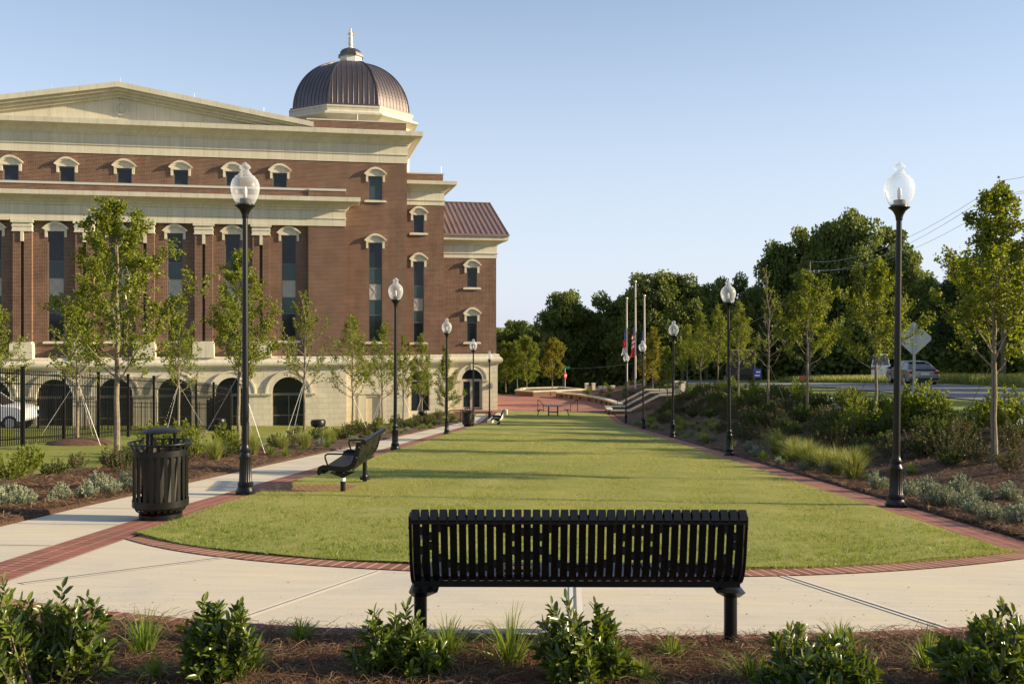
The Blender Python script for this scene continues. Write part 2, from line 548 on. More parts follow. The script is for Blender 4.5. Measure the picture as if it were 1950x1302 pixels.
def concretemat(name, c, var=0.1):
    m, nt, b = mat(name)
    L = nt.links
    tc = nt.nodes.new('ShaderNodeTexCoord')
    n1 = nd(nt, 'ShaderNodeTexNoise', Scale=0.8, Detail=8.0, Roughness=0.62)
    n2 = nd(nt, 'ShaderNodeTexNoise', Scale=55.0, Detail=4.0, Roughness=0.7)
    mp = nd(nt, 'ShaderNodeMapping'); mp.inputs['Scale'].default_value = (1.0, 9.0, 1.0)
    mp.inputs['Rotation'].default_value = (0, 0, 0.5)
    n4 = nd(nt, 'ShaderNodeTexNoise', Scale=1.4, Detail=6.0)
    L.new(tc.outputs['Object'], mp.inputs['Vector']); L.new(mp.outputs[0], n4.inputs['Vector'])
    for n in (n1, n2): L.new(tc.outputs['Object'], n.inputs['Vector'])
    c = np.array(c)
    r1 = ramp(nt, [(0.25, tuple(c * (1 - var * 1.6) * np.array([0.95, 0.99, 1.08]))), (0.45, tuple(c * .97)), (0.6, tuple(c * np.array([1.03, 1.0, .94]))), (0.8, tuple(c * 1.06))])
    L.new(n1.outputs['Fac'], r1.inputs['Fac'])
    r2 = ramp(nt, [(0.3, (0.9,) * 3), (0.6, (1, 1, 1))])
    L.new(n2.outputs['Fac'], r2.inputs['Fac'])
    r4 = ramp(nt, [(0.3, (0.93,) * 3), (0.65, (1.03,) * 3)])
    L.new(n4.outputs['Fac'], r4.inputs['Fac'])
    m2 = nd(nt, 'ShaderNodeMix', data_type='RGBA', blend_type='MULTIPLY'); m2.inputs['Factor'].default_value = 1
    L.new(r1.outputs['Color'], m2.inputs[6]); L.new(r2.outputs['Color'], m2.inputs[7])
    m3 = nd(nt, 'ShaderNodeMix', data_type='RGBA', blend_type='MULTIPLY'); m3.inputs['Factor'].default_value = 1
    L.new(m2.outputs[2], m3.inputs[6]); L.new(r4.outputs['Color'], m3.inputs[7])
    L.new(m3.outputs[2], b.inputs['Base Color'])
    b.inputs['Roughness'].default_value = 0.85
    b.inputs['Specular IOR Level'].default_value = 0.25
    bp = nd(nt, 'ShaderNodeBump', Strength=0.25, Distance=0.006)
    L.new(n2.outputs['Fac'], bp.inputs['Height'])
    L.new(bp.outputs['Normal'], b.inputs['Normal'])
    return m
M['concrete'] = concretemat('broom_finished_concrete', (0.62, 0.55, 0.43))
M['joint'] = simple('concrete_joint', (0.16, 0.14, 0.11), rough=0.9, var=0.2)
M['jointedge'] = simple('tooled_joint_edge', (0.68, 0.62, 0.52), rough=0.8, var=0.05)
M['paver'] = brickmat('red_pavers', (0.34, 0.12, 0.082), (0.235, 0.08, 0.055), (0.46, 0.28, 0.2), bw=0.102, rh=0.155, ms=0.009, stain=0.3, dark=False, uvmode='UV', offset=0.5)
M['soldier'] = brickmat('soldier_pavers', (0.34, 0.14, 0.09), (0.24, 0.09, 0.065), (0.55, 0.42, 0.30), bw=0.105, rh=0.6, ms=0.010, stain=0.25, dark=False, uvmode='UV', offset=0.0)

def plazamat():
    m = brickmat('plaza_pavers', (0.40, 0.17, 0.125), (0.33, 0.13, 0.10), (0.33, 0.2, 0.15), bw=0.2, rh=0.1, ms=0.006, stain=0.15, dark=False, uvmode='XY', bump=0)
    nt = m.node_tree; L = nt.links
    b = nt.nodes['Principled BSDF']
    src = b.inputs['Base Color'].links[0].from_socket
    tc = nt.nodes.new('ShaderNodeTexCoord')
    cur = src
    for (cx_, cy_, r_, w_) in ((2.5, 88.5, 7.2, 0.55), (2.5, 88.5, 4.2, 0.3)):
        vm = nd(nt, 'ShaderNodeVectorMath', operation='SUBTRACT'); vm.inputs[1].default_value = (cx_, cy_, 0)
        L.new(tc.outputs['Object'], vm.inputs[0])
        sp = nt.nodes.new('ShaderNodeSeparateXYZ'); L.new(vm.outputs[0], sp.inputs[0])
        cb = nt.nodes.new('ShaderNodeCombineXYZ'); L.new(sp.outputs[0], cb.inputs[0]); L.new(sp.outputs[1], cb.inputs[1])
        ln = nd(nt, 'ShaderNodeVectorMath', operation='LENGTH'); L.new(cb.outputs[0], ln.inputs[0])
        cm = nd(nt, 'ShaderNodeMath', operation='COMPARE'); cm.inputs[1].default_value = r_; cm.inputs[2].default_value = w_ / 2
        L.new(ln.outputs['Value'], cm.inputs[0])
        ml = nd(nt, 'ShaderNodeMath', operation='MULTIPLY'); ml.inputs[1].default_value = 0.7; L.new(cm.outputs[0], ml.inputs[0])
        mx = nd(nt, 'ShaderNodeMix', data_type='RGBA')
        L.new(ml.outputs[0], mx.inputs['Factor']); L.new(cur, mx.inputs[6]); mx.inputs[7].default_value = (0.16, 0.12, 0.105, 1)
        cur = mx.outputs[2]
    L.new(cur, b.inputs['Base Color'])
    return m
M['plaza'] = plazamat()

M['leaf_maple'] = leafmat('maple_leaf', (0.065, 0.105, 0.014), (0.31, 0.335, 0.045), trans=0.38)
M['coping'] = simple('grey_white_coping', (0.50, 0.48, 0.43), rough=0.6, var=0.06)
M['leaf_green'] = leafmat('mid_green_leaf', (0.03, 0.055, 0.012), (0.14, 0.17, 0.03), trans=0.3)
M['leaf_gold'] = leafmat('golden_leaf', (0.13, 0.14, 0.02), (0.33, 0.30, 0.045), trans=0.35)
M['leaf_forest'] = leafmat('forest_leaf', (0.05, 0.08, 0.02), (0.23, 0.27, 0.07), trans=0.35, rough=0.6)
M['leaf_pine'] = leafmat('pine_needles', (0.025, 0.05, 0.018), (0.09, 0.125, 0.04), trans=0.15, rough=0.7)
M['leaf_shrub'] = leafmat('glossy_shrub_leaf', (0.025, 0.055, 0.010), (0.19, 0.24, 0.032), trans=0.28, rough=0.30, spec=0.5)
M['leaf_bright'] = leafmat('bright_shrub_leaf', (0.09, 0.13, 0.015), (0.26, 0.30, 0.04), trans=0.35)
M['leaf_rose'] = leafmat('rose_leaf', (0.035, 0.055, 0.014), (0.13, 0.12, 0.03), trans=0.3)
M['leaf_sage'] = leafmat('lavender_leaf', (0.20, 0.25, 0.14), (0.46, 0.50, 0.35), trans=0.15, rough=0.8)
M['blade'] = leafmat('ornamental_grass_blade', (0.07, 0.13, 0.02), (0.27, 0.34, 0.07), trans=0.4, rough=0.4)
M['blade_dry'] = leafmat('dry_grass_blade', (0.11, 0.16, 0.03), (0.42, 0.41, 0.13), trans=0.35)
M['lawnblade'] = leafmat('lawn_blade', (0.168, 0.195, 0.045), (0.45, 0.44, 0.155), trans=0.35, rough=0.6)
M['flagcloth_blue'] = simple('flag_blue_cloth', (0.04, 0.09, 0.36), rough=0.7, var=0.1)
M['flagcloth_white'] = simple('white_cloth', (0.72, 0.70, 0.68), rough=0.8, var=0.05)
M['flagcloth_red'] = simple('red_cloth', (0.68, 0.035, 0.045), rough=0.8, var=0.05)
# ================================================================== SETTING: ground and paving
def grid_sheet(name, X, Y, Z, m, parent=None, uv=None):
    """X, Y, Z arrays of shape (r, c)"""
    r, c = X.shape
    v = np.stack([X, Y, Z], -1).reshape(-1, 3)
    idx = np.arange(r * c).reshape(r, c)
    f = np.stack([idx[:-1, :-1], idx[:-1, 1:], idx[1:, 1:], idx[1:, :-1]], -1).reshape(-1, 4)
    return np_mesh(name, v, f, m, parent, uv=None if uv is None else uv.reshape(-1, 2), smooth=True)

xs = np.concatenate([[-2500, -900, -400, -220, -140, -100], np.arange(-80, -20, 3.0), np.arange(-20, 32, 0.5), np.arange(32, 80, 3.0), [90, 120, 180, 300, 600, 1200, 2500]])
ys = np.concatenate([[-2500, -600, -150, -60, -30], np.arange(-20, 2, 2.0), np.arange(2, 100, 0.6), np.arange(100, 160, 4.0), [170, 200, 300, 500, 900, 1600, 3000]])
XX, YY = np.meshgrid(xs, ys)
ZZ = T(XX, YY)
corr = (XX > XL(YY) - 2.1) & (XX < XR(YY) + 1.0) & (YY > 4.0) & (YY < 82)
bld = (YY > 76) & (YY < 100) & (XX > -5) & (XX < 14)
ZZ = np.where(corr | bld, ZZ - 0.12, ZZ)
ZZ = np.where(bld, np.minimum(ZZ, -7.2), ZZ)
ground = grid_sheet('ground', XX, YY, ZZ, M['ground'])
tag(ground, 'uneven green and dry grass ground around the gardens and far field', kind='structure')

ARCX = np.array([-4.6, -3.76, -3.0, -2.19, -0.88, 0.6, 1.97, 3.25, 4.08, 4.84, 6.0])
ARCY = np.array([11.3, 9.97, 9.24, 8.75, 8.40, 8.22, 8.31, 8.72, 9.13, 9.52, 10.3])
_arc = np.polyfit(ARCX, ARCY, 5)
def arc(x): return np.polyval(_arc, x)
NEX = np.array([-5.5, -3.3, -2.73, -1.91, -1.5, -0.14, 0.8, 1.63, 2.21, 3.08, 5.0, 7.5])
NEY = np.array([7.9, 6.48, 6.24, 5.98, 5.88, 5.76, 5.77, 5.84, 5.92, 6.12, 6.9, 8.4])
_ne = np.polyfit(NEX, NEY, 4)
def nedge(x): return np.polyval(_ne, x)

# lawn
S, TT = np.meshgrid(np.linspace(0, 1, 70), np.linspace(0, 1, 150) ** 1.6)
x0 = -3.76 + S * (4.86 + 3.76)
y0 = arc(x0)
ly = y0 + TT * (80.5 - y0)
lx = XL(ly) * (1 - S) + XR(ly) * S
lz = G(lx, ly) + 0.02 + 0.012 * np.sin(lx * 3.1 + ly * 1.3) * np.cos(ly * 2.2 - lx)
lawn = grid_sheet('lawn', lx, ly, lz, M['lawn'])
tag(lawn, 'long mown lawn sloping down between two brick edgings', kind='structure')

def strip(name, fa, fb, y0, y1, n, m, dz, cols=4, su=1.0, zf=G):
    yy = y0 + (y1 - y0) * np.linspace(0, 1, n) ** 1.3
    a = fa(yy); b = fb(yy)
    s = np.linspace(0, 1, cols)
    X = a[:, None] * (1 - s) + b[:, None] * s
    Y = np.repeat(yy[:, None], cols, 1)
    Z = zf(X, Y) + dz
    uv = np.stack([Y, X - a[:, None]], -1)
    return grid_sheet(name, X, Y, Z, m, uv=uv)

bl = strip('brick_edging', lambda y: XL(y) - 0.46, lambda y: XL(y) + 0.02, 2.0, 80.4, 160, M['paver'], 0.006)
tag(bl, 'red brick edging between the lawn and the concrete walk', kind='structure')
br_ = strip('brick_edging', lambda y: XR(y) - 0.02, lambda y: XR(y) + 0.52, 9.0, 77.6, 160, M['paver'], 0.006)
tag(br_, 'red brick edging between the lawn and the planted bank', kind='structure')
# brick pad under the side bench
pad = grid_sheet('brick_pad', *(lambda X, Y: (X, Y, G(X, Y) + 0.026))(*np.meshgrid(np.linspace(-3.7, -2.45, 6), np.linspace(14.62, 15.75, 6))), M['paver'],
                 uv=np.stack(np.meshgrid(np.linspace(-3.7, -2.45, 6), np.linspace(14.62, 15.75, 6)), -1))
tag(pad, 'red brick pad in the lawn under the side bench', kind='structure')
def SWL(y): return XL(y) - 0.46 - np.interp(y, [0, 13, 20, 33, 62, 80], [1.25, 1.12, 1.15, 1.05, 1.0, 1.0])
sw = strip('sidewalk', SWL, lambda y: XL(y) - 0.462, 2.0, 76.0, 160, M['concrete'], 0.0)
tag(sw, 'pale concrete walk leading down along the lawn', kind='structure')
# joints across the walk
mb = MB()
for k in range(26):
    y = 7.6 + k * 1.55
    a, b_ = float(SWL(y)), float(XL(y)) - 0.47
    mb.add([(a, y, Tz(a, y) + .0045), (b_, y, Tz(b_, y) + .0045), (b_, y + .014, Tz(b_, y) + .0045), (a, y + .014, Tz(a, y) + .0045)], [(0, 1, 2, 3)])
jo = mb.build('walk_joints', M['joint']); tag(jo, kind='structure')

# patio in front
S, TT = np.meshgrid(np.linspace(0, 1, 90), np.linspace(0, 1, 14))
px = -3.78 + S * (9.0 + 3.78)
def arcout(x): return np.minimum(arc(np.minimum(x, 5.6)) - 0.30 - 0.0 * x, 12)
ya = nedge(px) + 0.16; yb = arcout(px)
PY = ya + TT * (yb - ya)
patio = grid_sheet('patio', px, PY, G(px, PY) + 0.002, M['concrete'])
tag(patio, 'fan-shaped pale concrete patio in front of the lawn', kind='structure')
# curved soldier courses
def curve_strip(name, f0, f1, x0, x1, n, dz):
    x = np.linspace(x0, x1, n)
    a = f0(x); b = f1(x)
    s = np.concatenate([[0], np.cumsum(np.hypot(np.diff(x), np.diff(a)))])
    # lean the bricks along the local normal
    d = np.gradient(a, x); nx = -d / np.sqrt(1 + d * d)
    k = np.linspace(0, 1, 3)
    X = x[:, None] + nx[:, None] * (b - a)[:, None] * k
    Y = a[:, None] * (1 - k) + b[:, None] * k
    uv = np.stack([np.repeat(s[:, None], 3, 1), np.repeat((k * 0.5)[None] + 0.05, n, 0)], -1)
    return grid_sheet(name, X, Y, G(X, Y) + dz, M['soldier'], uv=uv)
c1 = curve_strip('brick_border', lambda x: arcout(x) - 0.005, lambda x: arcout(x) + 0.31, -3.76, 5.7, 120, 0.010)
tag(c1, 'curved row of red bricks along the near edge of the lawn', kind='structure')
c2 = curve_strip('brick_border', lambda x: nedge(x) - 0.02, lambda x: nedge(x) + 0.17, -3.7, 7.0, 120, 0.010)
tag(c2, 'curved row of red bricks between patio and near planting bed', kind='structure')
# patio joints (edges tooled lighter)
mbj = MB(); mbe = MB()
def joint(x0, y0, x1, y1):
    d = Vector((x1 - x0, y1 - y0)).normalized(); nn = Vector((-d.y, d.x))
    for (m_, w0, w1, dz) in ((mbj, -.006, .006, .0105), (mbe, -.045, -.006, .0065), (mbe, .006, .045, .0065)):
        q = []
        for (x, y, w_) in ((x0, y0, w0), (x1, y1, w0), (x1, y1, w1), (x0, y0, w1)):
            X_, Y_ = x + nn.x * w_, y + nn.y * w_
            q.append((X_, Y_, Tz(X_, Y_) * 0 + float(G(X_, Y_)) + dz))
        m_.add(q, [(0, 1, 2, 3)])
joint(-1.08, 8.03, -1.75, 6.1); joint(0.50, 7.9, 0.385, 5.93); joint(2.20, 8.1, 2.75, 6.15); joint(4.9, 9.1, 6.3, 7.4); joint(-2.5, 8.6, -3.6, 7.3)
tag(mbj.build('patio_joints', M['joint']), kind='structure')
tag(mbe.build('patio_joint_edges', M['jointedge']), kind='structure')

# planting beds
def bed(name, X, Y, amp, label, seed):
    r = np.random.default_rng(seed)
    ph = r.uniform(0, 6.28, 12); fr = r.uniform(1.0, 7.0, (12, 2)) * r.choice([-1, 1], (12, 2))
    n = sum(np.sin(X * fr[i, 0] + Y * fr[i, 1] + ph[i]) for i in range(12)) / 6
    Z = T(X, Y) + 0.02 + amp * np.clip(n + 0.5, 0, 2)
    Z[:, 0] -= 0.10; Z[:, -1] -= 0.10; Z[0, :] -= 0.10; Z[-1, :] -= 0.10
    o = grid_sheet(name, X, Y, Z, M['mulch'])
    return tag(o, label, kind='structure')
Sx, Ty = np.meshgrid(np.linspace(-6.5, 7.0, 200), np.linspace(0, 1, 50))
yb = nedge(np.clip(Sx, -5.5, 7.5)) - 0.02
bed('mulch_bed', Sx, 2.0 + Ty * (yb - 2.0), 0.022, 'pine straw bed in front of the patio', 3)
S, TT = np.meshgrid(np.linspace(0, 1, 70), np.linspace(0, 1, 330) ** 1.4)
y = 6.8 + TT * (78.0 - 6.8)
xa = XR(y) + 0.53
xb = np.where(y < 70, 11.2, 11.2)
bed('mulch_bed', xa + S * (xb - xa), y, 0.03, 'pine straw bank rising to the right of the lawn', 4)
y = 3.0 + TT * (77.0 - 3.0)
xb = SWL(y) - 0.01
wd = np.interp(y, [0, 9, 14, 22, 30, 50, 66, 77], [3.5, 2.6, 3.1, 2.6, 2.4, 3.2, 6.0, 8.0])
bed('mulch_bed', xb - wd * (1 - S), y, 0.03, 'pine straw bed to the left of the concrete walk', 5)

# plaza, steps edge, road, path, drive
def disc_sheet(name, pts, z, m, label, thick=0.12):
    mb = MB(); mb.extz(pts, z - thick, z)
    return tag(mb.build(name, m), label, kind='structure')
disc_sheet('plaza', [(-9.5, 80.5), (9.3, 80.5), (9.3, 97.5), (8, 99.5), (-6, 100.5), (-12, 100.0)], -7.05, M['plaza'], 'round red paver plaza beyond the lawn')
roadc = [(22.4, -30), (22.3, 20), (22.3, 50), (23.2, 68), (23.6, 82), (22.2, 98), (17, 114), (7, 126), (-10, 137), (-40, 150)]
def road_sheet(name, cpts, wdt, dz, m, n=160, shade=None):
    P = [Vector(p) for p in cpts]
    out = []
    for i in range(len(P) - 1):
        p0 = P[max(i - 1, 0)]; p1 = P[i]; p2 = P[i + 1]; p3 = P[min(i + 2, len(P) - 1)]
        for k in range(12):
            t = k / 12
            out.append(0.5 * ((2 * p1) + (-p0 + p2) * t + (2 * p0 - 5 * p1 + 4 * p2 - p3) * t * t + (-p0 + 3 * p1 - 3 * p2 + p3) * t ** 3))
    out.append(P[-1])
    X = []; Y = []; Z = []
    for i, p in enumerate(out):
        d = (out[min(i + 1, len(out) - 1)] - out[max(i - 1, 0)]).normalized(); nn = Vector((d.y, -d.x))
        s = np.linspace(-wdt / 2, wdt / 2, 7)
        x = p.x + nn.x * s; y = p.y + nn.y * s
        X.append(x); Y.append(y); Z.append(T(x, y) + dz)
    return grid_sheet(name, np.array(X), np.array(Y), np.array(Z), m)
tag(road_sheet('road', roadc, 9.4, 0.035, M['asphalt']), 'grey asphalt road curving away behind the bank', kind='structure')
tag(road_sheet('path', [(12.4, -10), (12.4, 20), (12.6, 30), (12.2, 40), (11.8, 52), (11.8, 66)], 1.3, 0.03, M['concrete']), 'concrete footpath along the top of the bank', kind='structure')
# parking drive on the left
Xd, Yd = np.meshgrid(np.linspace(-60, -16, 24), np.linspace(46, 62, 12))
tag(grid_sheet('drive', Xd, Yd, T(Xd, Yd) + 0.03, M['asphalt']), 'grey service drive behind the black fence', kind='structure')
Xd, Yd = np.meshgrid(np.linspace(-60, -18, 24), np.linspace(62.1, 62.5, 3))
tag(grid_sheet('kerb', Xd, Yd, T(Xd, Yd) + 0.16, M['concrete']), 'pale kerb along the service drive', kind='structure')

# ================================================================== COURTHOUSE
TH = R(11.75)
B = thing('courthouse', 'red brick courthouse with cream stone cornices, pediment and ribbed bronze dome', 'building', (-1.3, 82.0, 0), TH)
def part(name, mb, m, parent=B, **k):
    return mb.build(name, m, parent, **k)

def wall_cells(mb, u0, u1, z0, z1, y, holes, depth=0.18):
    """front wall in the xz plane with rectangular (and arched) openings and their reveals"""
    us = sorted({u0, u1, *[h[0] for h in holes], *[h[1] for h in holes]})
    zs = sorted({z0, z1, *[h[2] for h in holes], *[h[3] for h in holes]})
    us = [u for u in us if u0 <= u <= u1]; zs = [z for z in zs if z0 <= z <= z1]
    for i in range(len(us) - 1):
        for j in range(len(zs) - 1):
            cu = (us[i] + us[i + 1]) / 2; cz = (zs[j] + zs[j + 1]) / 2
            if any(h[0] < cu < h[1] and h[2] < cz < h[3] for h in holes):
                continue
            mb.add([(us[i], y, zs[j]), (us[i + 1], y, zs[j]), (us[i + 1], y, zs[j + 1]), (us[i], y, zs[j + 1])], [(0, 1, 2, 3)])
    for h in holes:
        a, b, c, d = h[:4]
        yi = y + depth
        arch = len(h) > 4 and h[4]
        if not arch:
            mb.add([(a, y, c), (a, yi, c), (a, yi, d), (a, y, d)], [(0, 1, 2, 3)])
            mb.add([(b, y, c), (b, yi, c), (b, yi, d), (b, y, d)], [(0, 1, 2, 3)])
            mb.add([(a, y, c), (b, y, c), (b, yi, c), (a, yi, c)], [(0, 1, 2, 3)])
            mb.add([(a, y, d), (b, y, d), (b, yi, d), (a, yi, d)], [(0, 1, 2, 3)])
        else:
            r = (b - a) / 2; uc = (a + b) / 2; zc = d - r
            n = 20
            pts = [(uc - r * math.cos(math.pi * k / n), zc + r * math.sin(math.pi * k / n)) for k in range(n + 1)]
            for k in range(n):
                p, q = pts[k], pts[k + 1]
                mb.add([(p[0], y, p[1]), (q[0], y, q[1]), (q[0], y, d), (p[0], y, d)], [(0, 1, 2, 3)])
                mb.add([(p[0], y, p[1]), (q[0], y, q[1]), (q[0], yi, q[1]), (p[0], yi, p[1])], [(0, 1, 2, 3)])
            mb.add([(a, y, c), (a, yi, c), (a, yi, zc), (a, y, zc)], [(0, 1, 2, 3)])
            mb.add([(b, y, c), (b, yi, c), (b, yi, zc), (b, y, zc)], [(0, 1, 2, 3)])

def hood(uc, hw, zt, ylevel, zleg):
    """segmental stone window hood with short ears; zt = underside of the head"""
    mb = MB()
    def seg(w, rise, z, n=16):
        return [(uc - w + 2 * w * k / n, z + rise * math.sin(math.pi * k / n) ** 0.9) for k in range(n + 1)]
    o = seg(hw + 0.36, 0.52, zt + 0.18); i_ = seg(hw + 0.30, 0.40, zt + 0.14)
    inner = seg(hw + 0.20, 0.34, zt + 0.10)
    for k in range(16):      # projecting curved lip
        a, b_, c_, d_ = o[k], o[k + 1], i_[k + 1], i_[k]
        mb.ext([a, b_, c_, d_], ylevel - 0.30, ylevel + 0.02)
        a, b_, c_, d_ = i_[k], i_[k + 1], inner[k + 1], inner[k]
        mb.ext([a, b_, c_, d_], ylevel - 0.20, ylevel + 0.015)
        mb.ext([inner[k], inner[k + 1], (inner[k + 1][0], zt), (inner[k][0], zt)], ylevel - 0.12, ylevel + 0.01)
    for s in (-1, 1):
        a = uc + s * (hw + 0.03); b_ = uc + s * (hw + 0.20)
        mb.box(min(a, b_), max(a, b_), ylevel - 0.10, ylevel + 0.012, zleg, zt + 0.002)
    return mb

def sill(uc, hw, z, y):
    mb = MB(); mb.box(uc - hw - 0.32, uc + hw + 0.32, y - 0.17, y + 0.05, z - 0.17, z - 0.04)
    mb.box(uc - hw - 0.26, uc + hw + 0.26, y - 0.13, y + 0.05, z - 0.04, z + 0.0)
    return mb

def window(uc, hw, z0, z1, y, bands, sill_=True, hood_=True):
    """bands: list of (z_low, z_high, kind) with kind glass / blind / panel"""
    fr = MB()
    yb = y + 0.10
    t = 0.06
    fr.box(uc - hw, uc - hw + t, yb, yb + 0.07, z0, z1); fr.box(uc + hw - t, uc + hw, yb, yb + 0.07, z0, z1)
    fr.box(uc - hw + t, uc + hw - t, yb + .001, yb + 0.069, z0, z0 + t); fr.box(uc - hw + t, uc + hw - t, yb + .001, yb + 0.069, z1 - t, z1)
    for (a, b_, k) in bands[:-1]:
        fr.box(uc - hw + t, uc + hw - t, yb + .002, yb + 0.068, b_ - 0.035, b_ + 0.035)
    w_ = part('window', fr, M['wframe'])
    for (a, b_, k) in bands:
        if k == 'panel':
            pm = MB()
            pm.box(uc - hw + t, uc + hw - t, yb + 0.035, yb + 0.06, a + .03, b_ - .03)
            for (p, q) in (((uc - hw + .1, a + .08), (uc + hw - .1, b_ - .08)), ((uc - hw + .1, b_ - .08), (uc + hw - .1, a + .08))):
                pm.bar((p[0], yb + 0.03, p[1]), (q[0], yb + 0.03, q[1]), 0.05, 0.05)
            for (za, zb) in ((a + .035, a + .12), (b_ - .12, b_ - .035)):
                pm.box(uc - hw + t + .002, uc + hw - t - .002, yb + 0.012, yb + 0.05, za, zb)
            part('spandrel_panel', pm, M['spandrel'], w_)
        else:
            g = MB(); g.box(uc - hw + t - .01, uc + hw - t + .01, yb + 0.045, yb + 0.055, a, b_)
            part('pane', g, M['glassdark'] if k == 'glass' else M['blind'], w_)
    if hood_:
        part('window_hood', hood(uc, hw, z1 + 0.02, y, z1 - 0.42), M['stone'])
    if sill_:
        part('window_sill', sill(uc, hw, z0, y), M['stone'])
    return w_

UL = -46.0                                # left end of the modelled front
ZB = -8.6                                 # below ground
# --- main block: upper storey wall with its small windows
smallw = [-36.37, -32.55, -28.57, -24.56, -20.78, -17.31]
holes = [(c - .52, c + .52, 10.47, 11.55) for c in smallw]
cb = [(-10.57, -9.5, 9.66, 11.51), (-10.56, -9.52, -1.38, 6.33)]
m_ = MB()
wall_cells(m_, UL, -7.57, -2.4, 12.62, -2.2, holes + cb)
m_.add([(-7.57, -2.2, -2.4), (-7.57, 20, -2.4), (-7.57, 20, 12.62), (-7.57, -2.2, 12.62)], [(0, 1, 2, 3)])
m_.add([(UL, -2.2, ZB), (UL, 20, ZB), (UL, 20, 12.62), (UL, -2.2, 12.62)], [(0, 1, 2, 3)])
m_.add([(UL, 20, ZB), (-7.57, 20, ZB), (-7.57, 20, 12.62), (UL, 20, 12.62)], [(0, 1, 2, 3)])
part('brick_wall', m_, M['brick'])
for c in smallw:
    window(c, .52, 10.47, 11.55, -2.2, [(10.47, 11.55, 'glass')], sill_=False)
window(-10.035, .535, 9.66, 11.51, -2.2, [(9.66, 11.51, 'blind')])
window(-10.04, .52, -1.38, 6.33, -2.2, [(-1.38, .70, 'glass'), (.70, 1.88, 'blind'), (1.88, 3.12, 'panel'), (3.12, 4.35, 'blind'), (4.35, 6.33, 'glass')])
# soldier courses
for (u0, u1, y_, zz) in ((-12.3, -7.60, -2.2, 8.65), (-12.3, -7.60, -2.2, 7.7), (-7.5, -4.52, -1.1, 6.37), (-7.5, -4.52, -1.1, 5.7)):
    s_ = MB(); s_.box(u0, u1, y_ - 0.012, y_ + 0.01, zz - 0.1, zz + 0.1)
    part('soldier_course', s_, M['brick'])
# --- portico bay D
dw = [-37.3, -33.12, -28.99, -24.87, -20.75, -16.62]
YR = -3.0                                 # recessed bays
holes = [(c - .55, c + .55, -1.25, 6.72) for c in dw]
m_ = MB()
wall_cells(m_, UL, -15.18, -2.4, 7.5, YR, holes)
wall_cells(m_, -15.18, -12.42, -2.4, 7.5, -3.4, [])
m_.add([(-15.18, YR, -2.4), (-15.18, -3.4, -2.4), (-15.18, -3.4, 7.5), (-15.18, YR, 7.5)], [(0, 1, 2, 3)])
m_.add([(-12.42, -3.4, -2.4), (-12.42, -2.2, -2.4), (-12.42, -2.2, 7.5), (-12.42, -3.4, 7.5)], [(0, 1, 2, 3)])
# parapet over the lower cornice
m_.box(UL, -15.18, -3.3, -2.25, 9.5, 10.14); m_.box(-15.18, -12.4, -3.4, -2.25, 9.5, 10.14)
part('portico_brick_wall', m_, M['brick'])
m_ = MB(); m_.box(UL, -15.14, -3.36, -2.203, 10.14, 10.30); m_.box(-15.14, -12.34, -3.46, -2.203, 10.141, 10.302)
part('parapet_coping', m_, M['coping'])
for c in dw:
    window(c, .55, -1.25, 6.72, YR, [(-1.25, .80, 'glass'), (.80, 2.02, 'blind'), (2.02, 3.33, 'panel'), (3.33, 4.55, 'blind'), (4.55, 6.72, 'glass')])
pil = [-43.6, -39.45, -35.31, -31.12, -26.95, -22.8, -18.66]
for c in pil:
    p = MB()
    for s in (-1, 1):
        a, b_ = sorted((c + s * .11, c + s * .64)); p.box(a, b_, -3.36, YR + .02, -2.45, 6.70)
    o = part('pilaster', p, M['brick'])
    k = MB(); k.box(c - .66, c + .66, -3.44, YR + .02, 6.70, 7.30); k.box(c - .70, c + .70, -3.48, YR + .02, 7.02, 7.10); k.box(c - .76, c + .76, -3.54, YR + .02, 7.30, 7.52)
    k.box(c - .70, c + .70, -3.47, YR + .02, 6.66, 6.74)
    k.box(c - .105, c + .105, -3.46, YR + .02, 5.95, 6.66)
    part('capital', k, M['stone'], o)
    k = MB(); k.ext([(c - .78, -2.49), (c + .78, -2.49), (c + .75, -1.45), (c + .66, -1.28), (c - .66, -1.28), (c - .75, -1.45)], -3.8, YR + .02)
    part('pilaster_base', k, M['stone'], o)
# lower cornice
prof = [(0.0, 7.46), (0.06, 7.46), (0.06, 7.98), (0.12, 8.0), (0.12, 8.08), (0.05, 8.1), (0.05, 8.6), (0.14, 8.64), (0.14, 8.78), (0.22, 8.82), (0.34, 8.98), (0.60, 9.12), (1.04, 9.2), (1.1, 9.24), (1.12, 9.56), (0.0, 9.6)]
m_ = MB(); m_.sweep([(UL, -3.4), (-12.42, -3.4), (-12.42, -2.21)], prof)
m_.box(UL, -15.2, -3.39, YR - .0, 7.462, 7.6)
part('lower_cornice', m_, M['stone'])
# upper cornice
prof = [(0.0, 12.6), (0.06, 12.6), (0.06, 13.2), (0.13, 13.22), (0.13, 13.32), (0.06, 13.34), (0.06, 13.98), (0.15, 14.02), (0.15, 14.1), (0.26, 14.16), (0.40, 14.34), (0.66, 14.5), (1.08, 14.57), (1.14, 14.6), (1.16, 14.96), (0.0, 15.0)]
m_ = MB(); m_.sweep([(UL, -2.2), (-7.57, -2.2), (-7.57, 16)], prof)
part('upper_cornice', m_, M['stone'])
m_ = MB(); m_.box(-14.9, -7.62, -2.1, 14, 14.9, 15.78); part('parapet_wall', m_, M['brick'])
m_ = MB(); m_.box(-15.3, -7.58, -2.14, 14.04, 15.78, 15.88); part('parapet_coping', m_, M['coping'])
m_ = MB(); m_.box(UL + .05, -7.7, -2.0, 19.9, 14.7, 14.86); part('flat_roof', m_, M['spandrel'])
